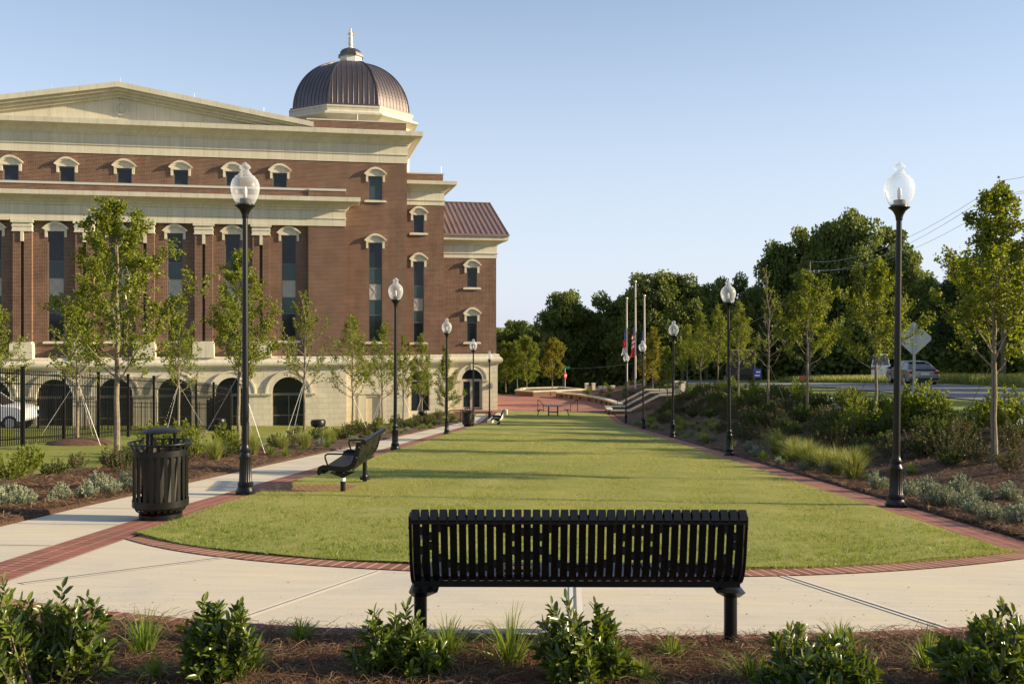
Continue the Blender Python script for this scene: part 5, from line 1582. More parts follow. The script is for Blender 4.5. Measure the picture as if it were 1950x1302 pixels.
def young_tree(seed, H, cb, rad, nleaf, lsz, m_leaf, droop=0, bare=0.0, taper=1.0, trunk_r=.055, narrow=True, twigs=6, nb=26):
    """returns (trunk MB, leaf points, leaf dirs); base at origin"""
    r = np.random.default_rng(seed); m = MB()
    tp = [np.array([0, 0, -.15])]; n = 12
    for i in range(1, n + 1):
        f = i / n; tp.append(np.array([r.normal(0, .018) * H * f * .5, r.normal(0, .018) * H * f * .5, H * f]))
    tp = np.array(tp); trad = [trunk_r * (1 - .88 * (i / n)) + .003 for i in range(n + 1)]; trad[0] = trunk_r * 1.25
    m.tube(tp, trad, 9)
    def along(z):
        return np.array([np.interp(z, tp[:, 2], tp[:, 0]), np.interp(z, tp[:, 2], tp[:, 1]), z])
    P = []; Dd = []; Wt = []
    for b in range(nb):
        f = (b + r.uniform(0, .7)) / nb
        z0 = cb + (H * .95 - cb) * f ** 1.05
        prof = math.sin(math.pi * min(.14 + .86 * f, 1) ** .85) ** .8 if f < .97 else .15
        if narrow: prof = 1.28 * (1 - f) ** .85 * (.72 + .28 * min(f / .12, 1))
        Ln = rad * (0.22 + prof) * r.uniform(.72, 1.18)
        az = b * 2.4 + r.uniform(-.5, .5); el = R(r.uniform(16, 40) + 34 * f)
        p = along(z0); d = np.array([math.cos(az) * math.cos(el), math.sin(az) * math.cos(el), math.sin(el)])
        pts = [p.copy()]; seg = 7
        for k in range(seg):
            d = unit(d + np.array([0, 0, .10]) + r.normal(0, .09, 3)); p = p + d * Ln / seg; pts.append(p.copy())
        r0 = max(.006, trunk_r * .30 * (1 - f * .6)); m.tube(pts, [r0 * (1 - .85 * k / seg) + .0015 for k in range(seg + 1)], 5, cap=False)
        pts = np.array(pts)
        for q in range(max(2, int(round(twigs * (.25 + .95 * Ln / rad)))) if narrow else twigs):
            g = r.uniform(.22, 1.0); j = min(int(g * seg), seg - 1); s = pts[j] + (pts[j + 1] - pts[j]) * (g * seg - j)
            dd = unit(unit(pts[j + 1] - pts[j]) + r.normal(0, .62, 3) + np.array([0, 0, .25]))
            tl = (Ln * .6 + .25) * r.uniform(.22, .50) * (1.15 - .5 * g); tw = [s]; 
            for k in range(3): dd = unit(dd + r.normal(0, .15, 3) + np.array([0, 0, .06])); tw.append(tw[-1] + dd * tl / 3)
            m.tube(tw, [.0045, .0035, .0025, .0015], 3, cap=False)
            tw = np.array(tw)
            if r.uniform() < bare: continue
            cnt = 12
            for k in range(cnt):
                g2 = r.uniform(.15, 1.05) * 3; j2 = min(int(g2), 2); P.append(tw[j2] + (tw[j2 + 1] - tw[j2]) * (g2 - j2)); Dd.append(dd + r.normal(0, .9, 3) + np.array([0, 0, -.15 - droop]))
                Wt.append(f)
        for k in range(4):
            P.append(pts[-1] - (pts[-1] - pts[-2]) * r.uniform(0, 1)); Dd.append(d + r.normal(0, .7, 3)); Wt.append(f)
    P = np.array(P); Dd = np.array(Dd)
    reps = max(1, int(round(nleaf / len(P)))) if nleaf > len(P) else 1
    if nleaf > len(P):
        P = np.repeat(P, reps, 0) + r.normal(0, lsz * .6, (len(P) * reps, 3)); Dd = np.repeat(Dd, reps, 0) + r.normal(0, .6, (len(Dd) * reps, 3))
    else:
        ix = r.choice(len(P), nleaf, replace=False); P = P[ix]; Dd = Dd[ix]
    return m, P, Dd, r

def add_tree(name, label, x, y, z, H, cb, rad, nleaf, lsz, leafm, seed, group, straps=None, barkm='bark', **k):
    t = thing(name, label, 'tree', (x, y, z), 0, group)
    if nleaf > 400: nleaf = int(nleaf * 2.5); lsz *= .76; k.setdefault('twigs', 12); k.setdefault('nb', 30)
    m, P, Dd, r = young_tree(seed, H, cb * .80, rad * 1.12, nleaf, lsz, leafm, **k)
    m.build('trunk', M[barkm], t, smooth=True)
    leaf_mesh('crown', P, Dd, lsz, .36, M[leafm], t, r, fold=.22)
    if straps:
        for i in range(3):
            a = i * 2.09 + seed; e = Vector((math.cos(a) * 1.05, math.sin(a) * 1.05, 0)); e.z = Tz(x + e.x, y + e.y) - z + .02
            s_ = MB(); s_.bar((0, 0, cb * 1.0 - .05), e, .013, .006); s_.build('guy_strap', M[straps], t)
    return t
ML = 'leaf_maple'
# left row
LT = [(222, 20.0, 5.35, 2.0, 1.32, 5200, .085, 11, None, 'full leafy young maple behind the near trash can'),
      (147, 28.0, 4.3, 1.85, .85, 1700, .08, 12, 'strap_white', 'young maple on a mulch mound in front of the fence'),
      (340, 38.0, 4.6, 1.9, .95, 2000, .085, 13, 'strap_white', 'young maple tied with white straps behind the fence end'),
      (455, 25.0, 5.1, 2.0, 1.05, 2900, .082, 14, 'strap_white', 'young maple with white straps directly behind the nearest left lamp'),
      (580, 32.0, 4.8, 2.0, 1.0, 1300, .08, 15, 'strap_white', 'sparse young maple with thin top before the arched window'),
      (671, 42.0, 4.9, 1.6, 1.05, 2300, .09, 16, 'strap_white', 'young maple above the side bench back'),
      (728, 48.0, 5.0, 1.7, 1.0, 2300, .09, 17, 'strap_white', 'young maple just left of the second left lamp'),
      (768, 54.0, 5.0, 1.7, .85, 1700, .10, 18, 'strap_white', 'young maple just right of the second left lamp'),
      (803, 58.0, 5.2, 1.6, .95, 2300, .10, 19, 'strap_white', 'young maple in front of the wing ground floor window')]
for (px_, yy, H, cb, rad, nl, ls, sd, st_, lb) in LT:
    x = (px_ - 975) / 1896 * yy
    z = {222: -3.07, 147: -3.22, 340: -4.0, 455: -3.34}.get(px_, Tz(x, yy) + .03)
    k = dict(bare=.35) if px_ == 580 else {}
    add_tree('young_tree', lb, round(x, 2), yy, Tz(x, yy) + .02, H + (z - Tz(x, yy)) * .5, cb, rad, nl, ls, ML, sd, 'young maples along the left walk', straps=st_, trunk_r=.062 if px_ == 222 else .05, **k)
add_tree('young_tree', 'slim feathery pale green tree left of the arched door', -4.15, 62, Tz(-4.15, 62), 4.9, 1.0, .75, 2600, .10, 'leaf_bright', 31, None, nb=34)
add_tree('young_tree', 'leafy tree partly cut off at the left edge of the view', -16.4, 31.5, Tz(-16.4, 31.5), 4.2, 1.6, 1.0, 2600, .09, ML, 32, None)
# right row
RT = [(1893, 18.0, 4.85, 1.95, 1.25, 5200, .085, 21, 'strap_green', 'full young maple nearest on the right bank, above the lavender', ML, {}),
      (1668, 26.0, 4.4, 1.9, 1.15, 3600, .085, 22, 'strap_green', 'leafy young maple just left of the nearest right lamp', ML, {}),
      (1537, 34.0, 4.8, 2.0, 1.25, 3300, .09, 23, 'strap_green', 'broad young maple in the middle of the right bank', ML, {}),
      (1463, 40.0, 5.7, 1.9, .75, 300, .08, 24, 'strap_green', 'bare grey half-dead tree on the right bank', ML, dict(bare=.8, nb=34, twigs=8)),
      (1406, 48.0, 4.7, 1.7, .9, 2200, .09, 25, 'strap_green', 'narrow young maple right of the second right lamp', ML, {}),
      (1367, 56.0, 4.8, 1.6, 1.1, 2600, .11, 26, None, 'young maple left of the second right lamp', ML, {}),
      (1334, 60.0, 4.9, 1.6, 1.0, 2600, .11, 27, None, 'tall young maple in the middle of the far bank group', ML, {}),
      (1309, 64.0, 4.7, 1.6, 1.0, 2600, .11, 28, None, 'young maple right of the third right lamp', ML, {}),
      (1271, 66.0, 4.2, 1.4, .8, 1800, .11, 29, None, 'small young maple left of the third right lamp', ML, {}),
      (1243, 86.0, 5.6, .9, 1.25, 4200, .13, 30, None, 'golden olive tree right of the flagpoles', 'leaf_gold', dict(nb=36))]
for (px_, yy, H, cb, rad, nl, ls, sd, st_, lb, lm, k) in RT:
    x = (px_ - 975) / 1896 * yy; z = Tz(x, yy) + .02 if yy < 80 else -5.9
    add_tree('young_tree', lb, round(x, 2), yy, z, H, cb, rad, nl, ls, lm, sd, 'young trees on the right bank', straps=st_, trunk_r=.06 if yy < 20 else .048, **k)
# plaza trees
add_tree('plaza_tree', 'vase shaped golden tree in the angular brick planter', 4.05, 100.0, -6.75, 4.9, 1.3, 1.45, 5200, .15, 'leaf_gold', 41, None, nb=40, twigs=7, narrow=False)
for i, (px_, yy, H, rad, lb) in enumerate(((963, 106, 4.7, 1.5, 'pale green tree against the right end of the building'), (985, 109, 4.8, 1.6, 'pale green tree second from the building end, behind the plaza'), (1003, 105, 5.4, 1.8, 'fuller pale green tree left of the golden plaza tree'))):
    add_tree('plaza_tree', lb, (px_ - 975) / 1896 * yy, yy, -7.1, H, 1.0, rad, 4200, .15, 'leaf_bright', 42 + i, 'pale green trees behind the plaza', nb=36, narrow=False)
# tied white ribbon in the big left tree
tr_ = D.objects['young_tree']
rb = MB()
for q in ([(.10, -.05, 3.55), (.14, -.06, 3.85), (.22, -.07, 3.95), (.27, -.07, 3.8), (.28, -.07, 3.45)], [(.10, -.05, 3.6), (.17, -.06, 3.78), (.19, -.06, 3.5), (.21, -.06, 3.3)]):
    rb.tube(q, [.014] * len(q), 4)
rb.build('ribbon', M['strap_white'], tr_)
# mulch mounds
for (x, y, s, lb) in ((-12.2, 28.0, .95, 'round pine straw mound at the foot of the fence side maple'), (-12.65, 38.0, .9, 'round pine straw mound at the foot of the farther strapped maple')):
    n = 28; m = MB(); pr = [(s, -.08), (s * .9, .05), (s * .6, .14), (s * .25, .19), (.02, .2)]
    m.lathe(pr, n); m.v = [(a * (1 + .08 * math.sin(7 * a + 3 * b)), b * (1 + .08 * math.sin(5 * b)), c + .015 * math.sin(13 * a) * math.cos(11 * b)) for a, b, c in m.v]
    tag(m.build('mulch_mound', M['mulch'], None, smooth=True, loc=(x, y, Tz(x, y))), lb, 'mulch mound')

# ---------------- forest
def forest_variant(seed, H, Wd, nl, lsz, pine=False):
    r = np.random.default_rng(seed)
    lobes = []; nlb = 58 if not pine else 54
    for i in range(nlb):
        f = r.uniform(0, 1) ** .8
        if pine:
            z = H * (.32 + .64 * f); rr = Wd * (1.05 - f) * .62 + .25; a = r.uniform(0, 6.28); q = r.uniform(.2, 1) * rr
            lobes.append((q * math.cos(a), q * math.sin(a), z, r.uniform(.5, .95) * Wd * .24 + .25))
        else:
            z = H * (.22 + .72 * f); rr = Wd * .5 * math.sin(math.pi * (.18 + .78 * (z / H - .2) / .8)) ** .7; a = r.uniform(0, 6.28); q = math.sqrt(r.uniform(0, 1)) * rr
            lobes.append((q * math.cos(a), q * math.sin(a), z, Wd * r.uniform(.07, .165)))
    L_ = np.array(lobes); wts = L_[:, 3] ** 2; wts /= wts.sum()
    ix = r.choice(len(L_), nl, p=wts); d = unit(r.normal(size=(nl, 3))); rad = r.uniform(.55, 1.12, nl)
    P = L_[ix, :3] + d * (L_[ix, 3] * rad)[:, None] * np.array([1, 1, .8])
    tadd = (r.uniform(-.25, .25, len(L_)))[ix]
    Dr = d + r.normal(0, .7, (nl, 3)); Dr[:, 2] -= .2
    m = MB(); pts = [(0, 0, -1), (.1, 0, H * .3), (r.normal(0, .2), r.normal(0, .2), H * .6), (r.normal(0, .3), r.normal(0, .3), H * .9)]
    m.tube(pts, [.28, .22, .15, .05], 8)
    for i in range(9):
        q = L_[r.integers(len(L_))]; z0 = max(q[2] - H * .14, H * .2); m.tube([(0, 0, z0), (q[0] * .5, q[1] * .5, (z0 + q[2]) / 2), (q[0], q[1], q[2])], [.10, .07, .03], 5)
    return m, P, Dr, lsz, r, tadd
VAR = []
def fvar(name, seed, H, Wd, nl, lsz, mt, pine=False):
    m, P, Dr, ls, r, tadd = forest_variant(seed, H, Wd, nl, lsz, pine)
    root = thing(name, 'forest tree', 'tree')
    m.build('trunk', M['barkdark'], root, smooth=True)
    leaf_mesh('crown', P, Dr, ls, .42 if not pine else .16, M[mt], root, r, tint_add=tadd)
    VAR.append([root, H, False]); return root
for i in range(5): fvar('forest_tree', 60 + i, 14, 8.5, 12000, .36, 'leaf_forest')
fvar('pine_tree', 70, 13, 6.5, 9000, .5, 'leaf_pine', True)
fvar('pine_tree', 71, 13, 6.0, 9000, .5, 'leaf_pine', True)
fvar('slender_forest_tree', 72, 14, 5.5, 7000, .38, 'leaf_forest')
def place_forest(v, px_, ytop, yy, label, group, wsc=1.0, zb=None):
    root, H0, used = VAR[v]; x = (px_ - 975) / 1896 * yy; z = Tz(x, yy) if zb is None else zb
    H = (617 - ytop) / 1896 * yy - z; s = H / H0
    if not used:
        VAR[v][2] = True; o = root; o['label'] = label; o['group'] = group; o.location = (x, yy, z)
    else:
        o = dup(root, label, (x, yy, z), 0, group=group)
    o.scale = (s * wsc, s * wsc, s); o.rotation_euler.z = random.uniform(0, 6.28)
FG = 'tall trees of the forest edge'
FT = [(7, 985, 606, 140, 1.3, 'pale slender forest tree just right of the building end'), (0, 958, 622, 150, 1.1, 'forest tree showing against the building end'), (1, 1022, 618, 138, 1.0, 'low rounded forest tree in the dip left of the tall one'),
      (2, 1075, 546, 128, .72, 'tall forest tree rising alone behind the golden plaza tree'), (3, 1050, 590, 132, .9, 'forest tree leaning against the left side of the tall one'),
      (4, 1120, 585, 130, .95, 'dark forest tree in the saddle before the flagpoles'), (0, 1165, 560, 128, .9, 'forest tree behind the left flagpole'), (1, 1205, 548, 122, .8, 'forest tree behind the tallest flagpole'),
      (2, 1245, 510, 118, .85, 'big broad forest tree right of the flagpoles'), (3, 1300, 520, 118, .8, 'broad forest tree above the third right lamp'), (4, 1345, 535, 120, .8, 'forest tree left of the second right lamp globe'),
      (0, 1392, 524, 126, .7, 'dark forest tree behind the second right lamp globe'), (1, 1430, 545, 124, .7, 'lower dark forest tree between two taller ones'),
      (2, 1487, 452, 128, .62, 'forest tree on the left shoulder of the highest group'), (3, 1530, 430, 126, .62, 'tall rounded forest tree left of the highest one'), (4, 1585, 415, 122, .6, 'forest tree just left of the highest crown'),
      (0, 1625, 402, 120, .66, 'highest crown of the forest, dense and dark'), (7, 1690, 425, 122, .85, 'airy pale green forest tree behind the nearest right lamp pole'), (1, 1725, 470, 116, .6, 'forest tree right of the nearest lamp pole'),
      (5, 1790, 545, 119, .9, 'small dark pine in the gap right of the tall group'), (6, 1835, 500, 114, .9, 'dark pine left of the utility pole'), (5, 1880, 492, 112, .95, 'dark pine behind the utility pole'),
      (6, 1930, 485, 108, 1.0, 'dark pine at the right edge of the view'), (5, 1975, 470, 104, 1.0, 'dark pine just past the right edge'), (6, 1815, 540, 104, .9, 'low dark pine behind the diamond sign'),
      (4, 1765, 520, 110, .6, 'half hidden broadleaf right of the airy tree'), (0, 1880, 560, 100, .9, 'dark broadleaf above the champagne sedan'), (2, 1940, 545, 98, .9, 'dark broadleaf behind the nearest right maple')]
for (v, a, b_, yy, ws, lb) in FT: place_forest(v, a, b_, yy, lb, FG, ws)
rr_ = random.Random(5)
for i in range(34):                     # second row filling the wood
    a = 950 + i * 30 + rr_.uniform(-8, 8); top = float(np.interp(a, [950, 1030, 1075, 1120, 1240, 1400, 1450, 1500, 1620, 1720, 1770, 1850, 1970], [640, 640, 590, 610, 560, 565, 570, 500, 460, 490, 590, 550, 520]))
    yy = float(np.interp(a, [950, 1100, 1400, 1600, 1970], [150, 144, 142, 140, 124])) + rr_.uniform(-3, 3)
    place_forest(rr_.choice([0, 1, 2, 3, 4]), a, top + rr_.uniform(-10, 14), yy, 'dark forest tree of the inner row behind the forest edge', 'inner row of forest trees', 1.0)
# understory mass: dense shrubs closing the forest edge (no one could count them)
r = np.random.default_rng(99); N_ = 42000
s = r.uniform(0, 1, N_); px_ = 930 + 1100 * s
yy = np.interp(px_, [930, 1100, 1300, 1450, 1600, 1750, 2030], [136, 128, 122, 122, 116, 108, 90]) + r.uniform(-1.5, 7, N_)
X_ = (px_ - 975) / 1896 * yy; hh = np.interp(px_, [930, 1300, 1500, 2030], [5, 7, 8, 6.5]); zt = r.uniform(0, 1, N_) ** .8 * hh * (0.7 + .3 * np.sin(px_ / 17.) * np.sin(px_ / 41.))
leaf_mesh('forest_understory', np.stack([X_, yy, T(X_, yy) + zt], 1), r.normal(size=(N_, 3)), .62, .42, M['leaf_forest'], None, r)
tag(D.objects['forest_understory'], 'dense dark understory closing the foot of the forest', 'undergrowth', kind='stuff')
# trees standing beyond the road on the right
for i, (x, y, h, v) in enumerate(((37, 12, 8.6, 1), (38.5, 20, 9.0, 5), (36.5, 27, 9.5, 2), (39, 34, 10.5, 6), (37.5, 42, 10, 3), (39.5, 49, 10, 5), (38, 4, 9.6, 0), (40, -3, 10.2, 4), (38, 57, 10.5, 1), (40, 64, 11.5, 3), (37, 71, 10.5, 2))):
    root, H0, used = VAR[v]; o = dup(root, 'roadside forest tree beyond the road, right of the view', (x, y, Tz(x, y)), i * 1.3, group='roadside trees past the right edge'); s = h / H0; o.scale = (s, s, s)

# ---------------- shrub and plant prototypes
def plant(name, label, cat, loc, group, builder, m, wood=None, scale=1.0, rz=0):
    t = thing(name, label, cat, loc, rz, group)
    builder(t); t.scale = (scale,) * 3
    return t
def shrub_points(r, n_st, H, Wd, per, lean=.5, up=.5, clumps=0):
    m = MB(); P = []; Dd = []
    CL = [(r.uniform(-.34, .34) * Wd, r.uniform(-.3, .3) * Wd, r.uniform(.55, 1.05)) for _ in range(clumps)]
    for i in range(n_st):
        a = r.uniform(0, 6.28); q = math.sqrt(r.uniform(0, 1)); e = np.array([q * math.cos(a) * Wd / 2, q * math.sin(a) * Wd / 2, H * (1 - .45 * q * q) * r.uniform(.55, 1.10)])
        if clumps:
            c_ = CL[i % clumps]; e = np.array([c_[0] + q * math.cos(a) * Wd * .24, c_[1] + q * math.sin(a) * Wd * .24, H * c_[2] * (1 - .5 * q * q) * r.uniform(.5, 1.08)])
        s0 = e * np.array([.18, .18, 0]); mid = (s0 + e) / 2 + np.array([e[0] * .12, e[1] * .12, 0]); m.tube([s0 - np.array([0, 0, .04]), mid, e], [.006, .004, .002], 4, cap=False)
        for k in range(per):
            f = r.uniform(.25, 1) if k > 5 else 1 - .03 * k; p = s0 * (1 - f) ** 2 + 2 * mid * f * (1 - f) + e * f * f
            P.append(p); d = unit(e - mid); aa = k * 2.4 + r.uniform(-.3, .3); side = unit(np.cross(d, np.array([math.cos(aa), math.sin(aa), .3]))); Dd.append(d * up + side * (1 - up * .4) + r.normal(0, .15, 3))
    return m, np.array(P), np.array(Dd)
def mk_shrub(name, label, cat, loc, group, seed, H, Wd, n_st, per, ls, wr, leafm, shape='kite', up=.55, flowers=0, fm='petal', clumps=0):
    r = np.random.default_rng(seed); t = thing(name, label, cat, loc, 0, group)
    m, P, Dd = shrub_points(r, n_st, H, Wd, per, up=up, clumps=clumps); m.build('stems', M['bark'], t)
    leaf_mesh('leaves', P, Dd, ls, wr, M[leafm], t, r, shape=shape, fold=.10 if shape != 'kite' else .2)
    if flowers:
        ix = r.choice(len(P), flowers); Q = np.repeat(P[ix] + Dd[ix] * .02, 7, 0); leaf_mesh('blossoms', Q, r.normal(size=(len(Q), 3)) + [0, 0, .5], .030, .42, M[fm], t, r)
    return t
def mk_tuft(name, label, cat, loc, group, seed, H, Wd, n, bw, leafm, arch=.5, seg=4):
    r = np.random.default_rng(seed); t = thing(name, label, cat, loc, 0, group)
    a = r.uniform(0, 6.28, n); q = r.uniform(0, 1, n); L_ = H * r.uniform(.6, 1.1, n)
    base = np.stack([np.cos(a) * q * Wd * .10, np.sin(a) * q * Wd * .10, np.full(n, -.01)], 1)
    out = np.stack([np.cos(a + r.normal(0, .4, n)), np.sin(a + r.normal(0, .4, n)), np.zeros(n)], 1)
    spread = (Wd / 2) * (.15 + .85 * q) * r.uniform(.6, 1.2, n)
    rows = []; tint = np.repeat(r.beta(2, 2, n), 2 * seg + 1)
    side = np.stack([-out[:, 1], out[:, 0], np.zeros(n)], 1) + r.normal(0, .3, (n, 3))
    for k in range(seg):
        f = k / seg; c = base + out * (spread * f ** 1.6)[:, None] + np.array([0, 0, 1]) * (L_ * (f - arch * q * f ** 3 * .55))[:, None]; w_ = bw * (1 - f * .7)
        rows += [c - side * w_, c + side * w_]
    f = 1.0; rows.append(base + out * (spread * 1.15)[:, None] + np.array([0, 0, 1]) * (L_ * (1 - arch * q * .75))[:, None])
    V = np.stack(rows, 1).reshape(-1, 3); k_ = 2 * seg + 1; b = np.arange(n)[:, None] * k_; F = []
    for k in range(seg - 1):
        F += [b + np.array([[2 * k, 2 * k + 1, 2 * k + 3]]), b + np.array([[2 * k, 2 * k + 3, 2 * k + 2]])]
    F.append(b + np.array([[2 * seg - 2, 2 * seg - 1, 2 * seg]]))
    np_mesh('blades', V, np.concatenate(F, 0), M[leafm], t, tint=tint)
    return t
# near shrubs
near = [(80, 4.62, .50, .50, 'dark glossy shrub filling the near left corner of the mulch bed', 201), (405, 4.72, .43, .40, 'dark glossy shrub in the near bed below the concrete joint at left', 202), (748, 4.95, .32, .44, 'dark glossy shrub in front of the near bench left leg', 203),
        (1128, 4.85, .42, .44, 'dark glossy shrub in the near bed under the bench middle', 204), (1540, 4.65, .31, .50, 'low dark glossy shrub right of the bench right leg', 205), (1862, 4.70, .40, .50, 'dark glossy shrub filling the near right corner of the mulch bed', 206)]
for (px_, yy, H, Wd, lb, sd) in near:
    x = (px_ - 975) / 1896 * yy
    mk_shrub('glossy_shrub', lb, 'shrub', (x, yy, Tz(x, yy)), 'glossy shrubs in the near bed', sd, H * 1.12, Wd * 1.12, 135, 20, .060, .155, 'leaf_shrub', shape='long', up=.68, clumps=5 + sd % 3)
tufts = [(275, 5.25, .24, .30, 'bright arching grass tuft between the two near left shrubs', 301), (572, 5.55, .15, .20, 'small grass tuft on the brick border in the near bed', 302), (852, 5.3, .22, .28, 'thin grass tuft right of the bench left leg', 303),
         (972, 5.15, .27, .34, 'large grass tuft left of the shrub under the bench', 304), (1280, 5.35, .13, .22, 'low bright grass tuft between bench middle shrub and right leg', 305), (1600, 5.55, .17, .28, 'grass tuft behind the low right shrub', 306),
         (1765, 5.1, .22, .26, 'grass tuft leaning beside the near right corner shrub', 307), (1432, 4.9, .16, .32, 'low spreading grass tuft below the bench right leg', 308), (478, 4.9, .20, .24, 'grass tuft against the second near left shrub', 309), (290, 4.75, .14, .2, 'short grass tuft in front of the bright arching one', 310), (1225, 4.85, .13, .25, 'grass tuft in shade right of the bench middle shrub', 311)]
for (px_, yy, H, Wd, lb, sd) in tufts:
    x = (px_ - 975) / 1896 * yy
    mk_tuft('grass_tuft', lb, 'grass tuft', (x, yy, Tz(x, yy)), 'ornamental grass tufts in the near bed', sd, H * 1.4, Wd * 1.6, 105, .0042, 'blade', arch=.85)

# bed plants: one of each kind with parts, then copies
PR = {}
def proto(kind, seed, label, loc, group):
    if kind == 'lav': return mk_shrub('lavender_bush', label, 'lavender', loc, group, seed, .34, .40, 60, 26, .036, .16, 'leaf_sage', up=.9)
    if kind == 'fount': return mk_tuft('fountain_grass', label, 'ornamental grass', loc, group, seed, .62, .85, 620, .0045, 'blade_dry', arch=.35)
    if kind == 'lily': return mk_tuft('strappy_plant', label, 'leafy plant', loc, group, seed, .34, .6, 120, .0075, 'blade', arch=.8)
    if kind == 'rose': return mk_shrub('rose_bush', label, 'rose bush', loc, group, seed, .78, .85, 44, 26, .050, .30, 'leaf_rose', flowers=14)
    if kind == 'bright': return mk_shrub('bright_shrub', label, 'shrub', loc, group, seed, .95, 1.0, 60, 26, .075, .30, 'leaf_bright', up=.8)
    if kind == 'green': return mk_shrub('green_shrub', label, 'shrub', loc, group, seed, .62, .95, 70, 30, .055, .30, 'leaf_green', up=.7)
GRP = {'lav': 'grey green lavender bushes', 'fount': 'fountain grasses in the beds', 'lily': 'strappy leaved plants in the beds', 'rose': 'red flowered rose bushes', 'bright': 'bright leaved shrubs', 'green': 'mid green shrubs'}
NV = {}
def put(kind, x, y, sc, label, z=None, grp=None):
    z = Tz(x, y) if z is None else z
    g = grp or GRP[kind]; v = random.randrange(3); key = (kind, v)
    if key not in PR:
        o = PR[key] = proto(kind, 400 + len(PR) * 7, label, (x, y, z), g)
    else:
        o = dup(PR[key], label, (x, y, z), 0, group=g)
    o.scale = (sc, sc, sc * random.uniform(.9, 1.1)); o.rotation_euler.z = random.uniform(0, 6.28)
    return o
def Gp(px_, py_):        # where a low plant at the foot of the beds stands
    a = (px_ - 975) / 1896; b = (py_ - 617) / 1896; y = 1.388 / (b - .0775 - .014 * a)
    for _ in range(30):
        x = a * y; y = y + (-(Tz(x, y)) / b - y) * .35
    return a * y, y
lavR = [(1671, 937, 'alone on the bank left of the nearest right lamp'), (1733, 951, 'just right of the nearest right lamp base'), (1764, 941, 'small one second from the lamp base'), (1779, 966, 'near the path, third from the lamp base'), (1803, 968, 'near the path in the middle of the right group'),
        (1829, 945, 'standing up behind the middle of the right group'), (1841, 973, 'large one in the middle of the right group'), (1870, 957, 'behind and right of the large middle one'), (1856, 984, 'pale one closest to the brick at right'), (1888, 996, 'low dark one in the shade near the path'), (1922, 956, 'tall one at the right edge of the bank'), (1942, 1003, 'cut off at the right edge beside the rock')]
for (a, b_, lb) in lavR:
    x, y = Gp(a, b_); put('lav', x, y, random.uniform(.80, 1.0), 'lavender bush ' + lb)
lavL = [(4, 971, 'at the left edge beside the walk'), (25, 963, 'second from the left edge'), (46, 968, 'larger one third from the left edge'), (62, 957, 'small one behind the third'), (117, 957, 'round grey one alone in the left mulch'), (97, 963, 'tiny one beside the round grey one'), (168, 952, 'left of the big maple trunk by the walk'), (190, 934, 'behind, just left of the big maple trunk'), (211, 944, 'wide one below the big maple trunk'), (238, 938, 'greyish one right of the big maple trunk')]
for (a, b_, lb) in lavL:
    x, y = Gp(a, b_); put('lav', x, y, random.uniform(.72, .95) * (.55 if 'tiny' in lb or 'small' in lb else 1), 'lavender bush ' + lb)
fR = [(1540, 892), (1568, 900), (1595, 905), (1512, 880), (1625, 915), (1480, 868)]
nm = ['rightmost but one', 'middle', 'right', 'left', 'rightmost, shadier', 'small leftmost']
for (a, b_), q in zip(fR, nm):
    x, y = Gp(a, b_); put('fount', x, y, random.uniform(1.0, 1.25), f'tall sunlit fountain grass, the {q} clump below the bank maples')
brt = [(1640, 832, 1.1, 'bright yellow green shrub just left of the second bank maple trunk'), (1625, 845, 1.0, 'bright shrub in front of the second bank maple'), (1745, 815, 1.25, 'bright yellow green shrub just right of the nearest right lamp pole'), (1772, 812, 1.05, 'bright shrub between the lamp pole and diamond sign'), (1722, 822, .9, 'bright shrub half hidden by the nearest right lamp pole'), (1432, 770, 1.0, 'bright round shrub behind the bare tree'), (1840, 835, .8, 'green shrub by the concrete path at the right')]
for (a, b_, sc, lb) in brt:
    x, y = Gp(a, b_); put('bright', x, y, sc, lb)
# scattered planting, right bank
def near_of(x, y, side):
    if side == 'R':
        names = [(14, 'nearest right lamp'), (20, 'nearest bank maple'), (27, 'second right lamp'), (34, 'broad bank maple'), (41, 'third right lamp'), (50, 'narrow bank maple'), (56, 'fourth right lamp'), (70, 'stair walls')]
    else:
        names = [(11, 'near trash can'), (15, 'nearest left lamp'), (21, 'big left maple'), (27, 'second left lamp'), (33, 'arched window maple'), (41, 'third left lamp'), (50, 'wing maples'), (60, 'fourth left lamp'), (70, 'arched door')]
    return min(names, key=lambda q: abs(q[0] - y))[1]
KN = {'fount': 'arching fountain grass', 'lily': 'strappy leaved plant', 'rose': 'red flowered rose bush', 'bright': 'bright green shrub', 'green': 'mid green shrub', 'lav': 'grey green lavender bush'}
def scatter(side, n, x_of, yr, kinds, sc, seed, where):
    rd = random.Random(seed)
    for i in range(n):
        y = yr[0] + (yr[1] - yr[0]) * (i + rd.uniform(0, .9)) / n; x = x_of(y) + rd.uniform(-.35, .35)
        k = rd.choice(kinds); s_ = rd.uniform(*sc)
        put(k, x, y, s_, f'{KN[k]} {where} near the {near_of(x, y, side)}', grp=f'{KN[k]}s {where}')
xr0 = lambda y: float(XR(y)) + .52
scatter('R', 38, lambda y: xr0(y) + .6, (18, 66), ['lily', 'lily', 'fount', 'lav'], (.6, .95), 1, 'beside the right brick edging')
scatter('R', 46, lambda y: xr0(y) + 1.6, (21, 66), ['fount', 'lily', 'rose', 'rose'], (.6, 1.0), 2, 'low on the right bank')
scatter('R', 48, lambda y: xr0(y) + 2.6, (19, 66), ['rose', 'rose', 'green'], (.65, 1.0), 3, 'halfway up the right bank')
scatter('R', 46, lambda y: xr0(y) + 3.6, (20, 66), ['green', 'rose', 'green'], (.7, 1.05), 4, 'high on the right bank')
scatter('R', 44, lambda y: min(xr0(y) + 4.7, 11.3), (21, 72), ['green', 'green', 'bright'], (.65, 1.1), 5, 'along the top of the right bank')
xl0 = lambda y: float(SWL(y))
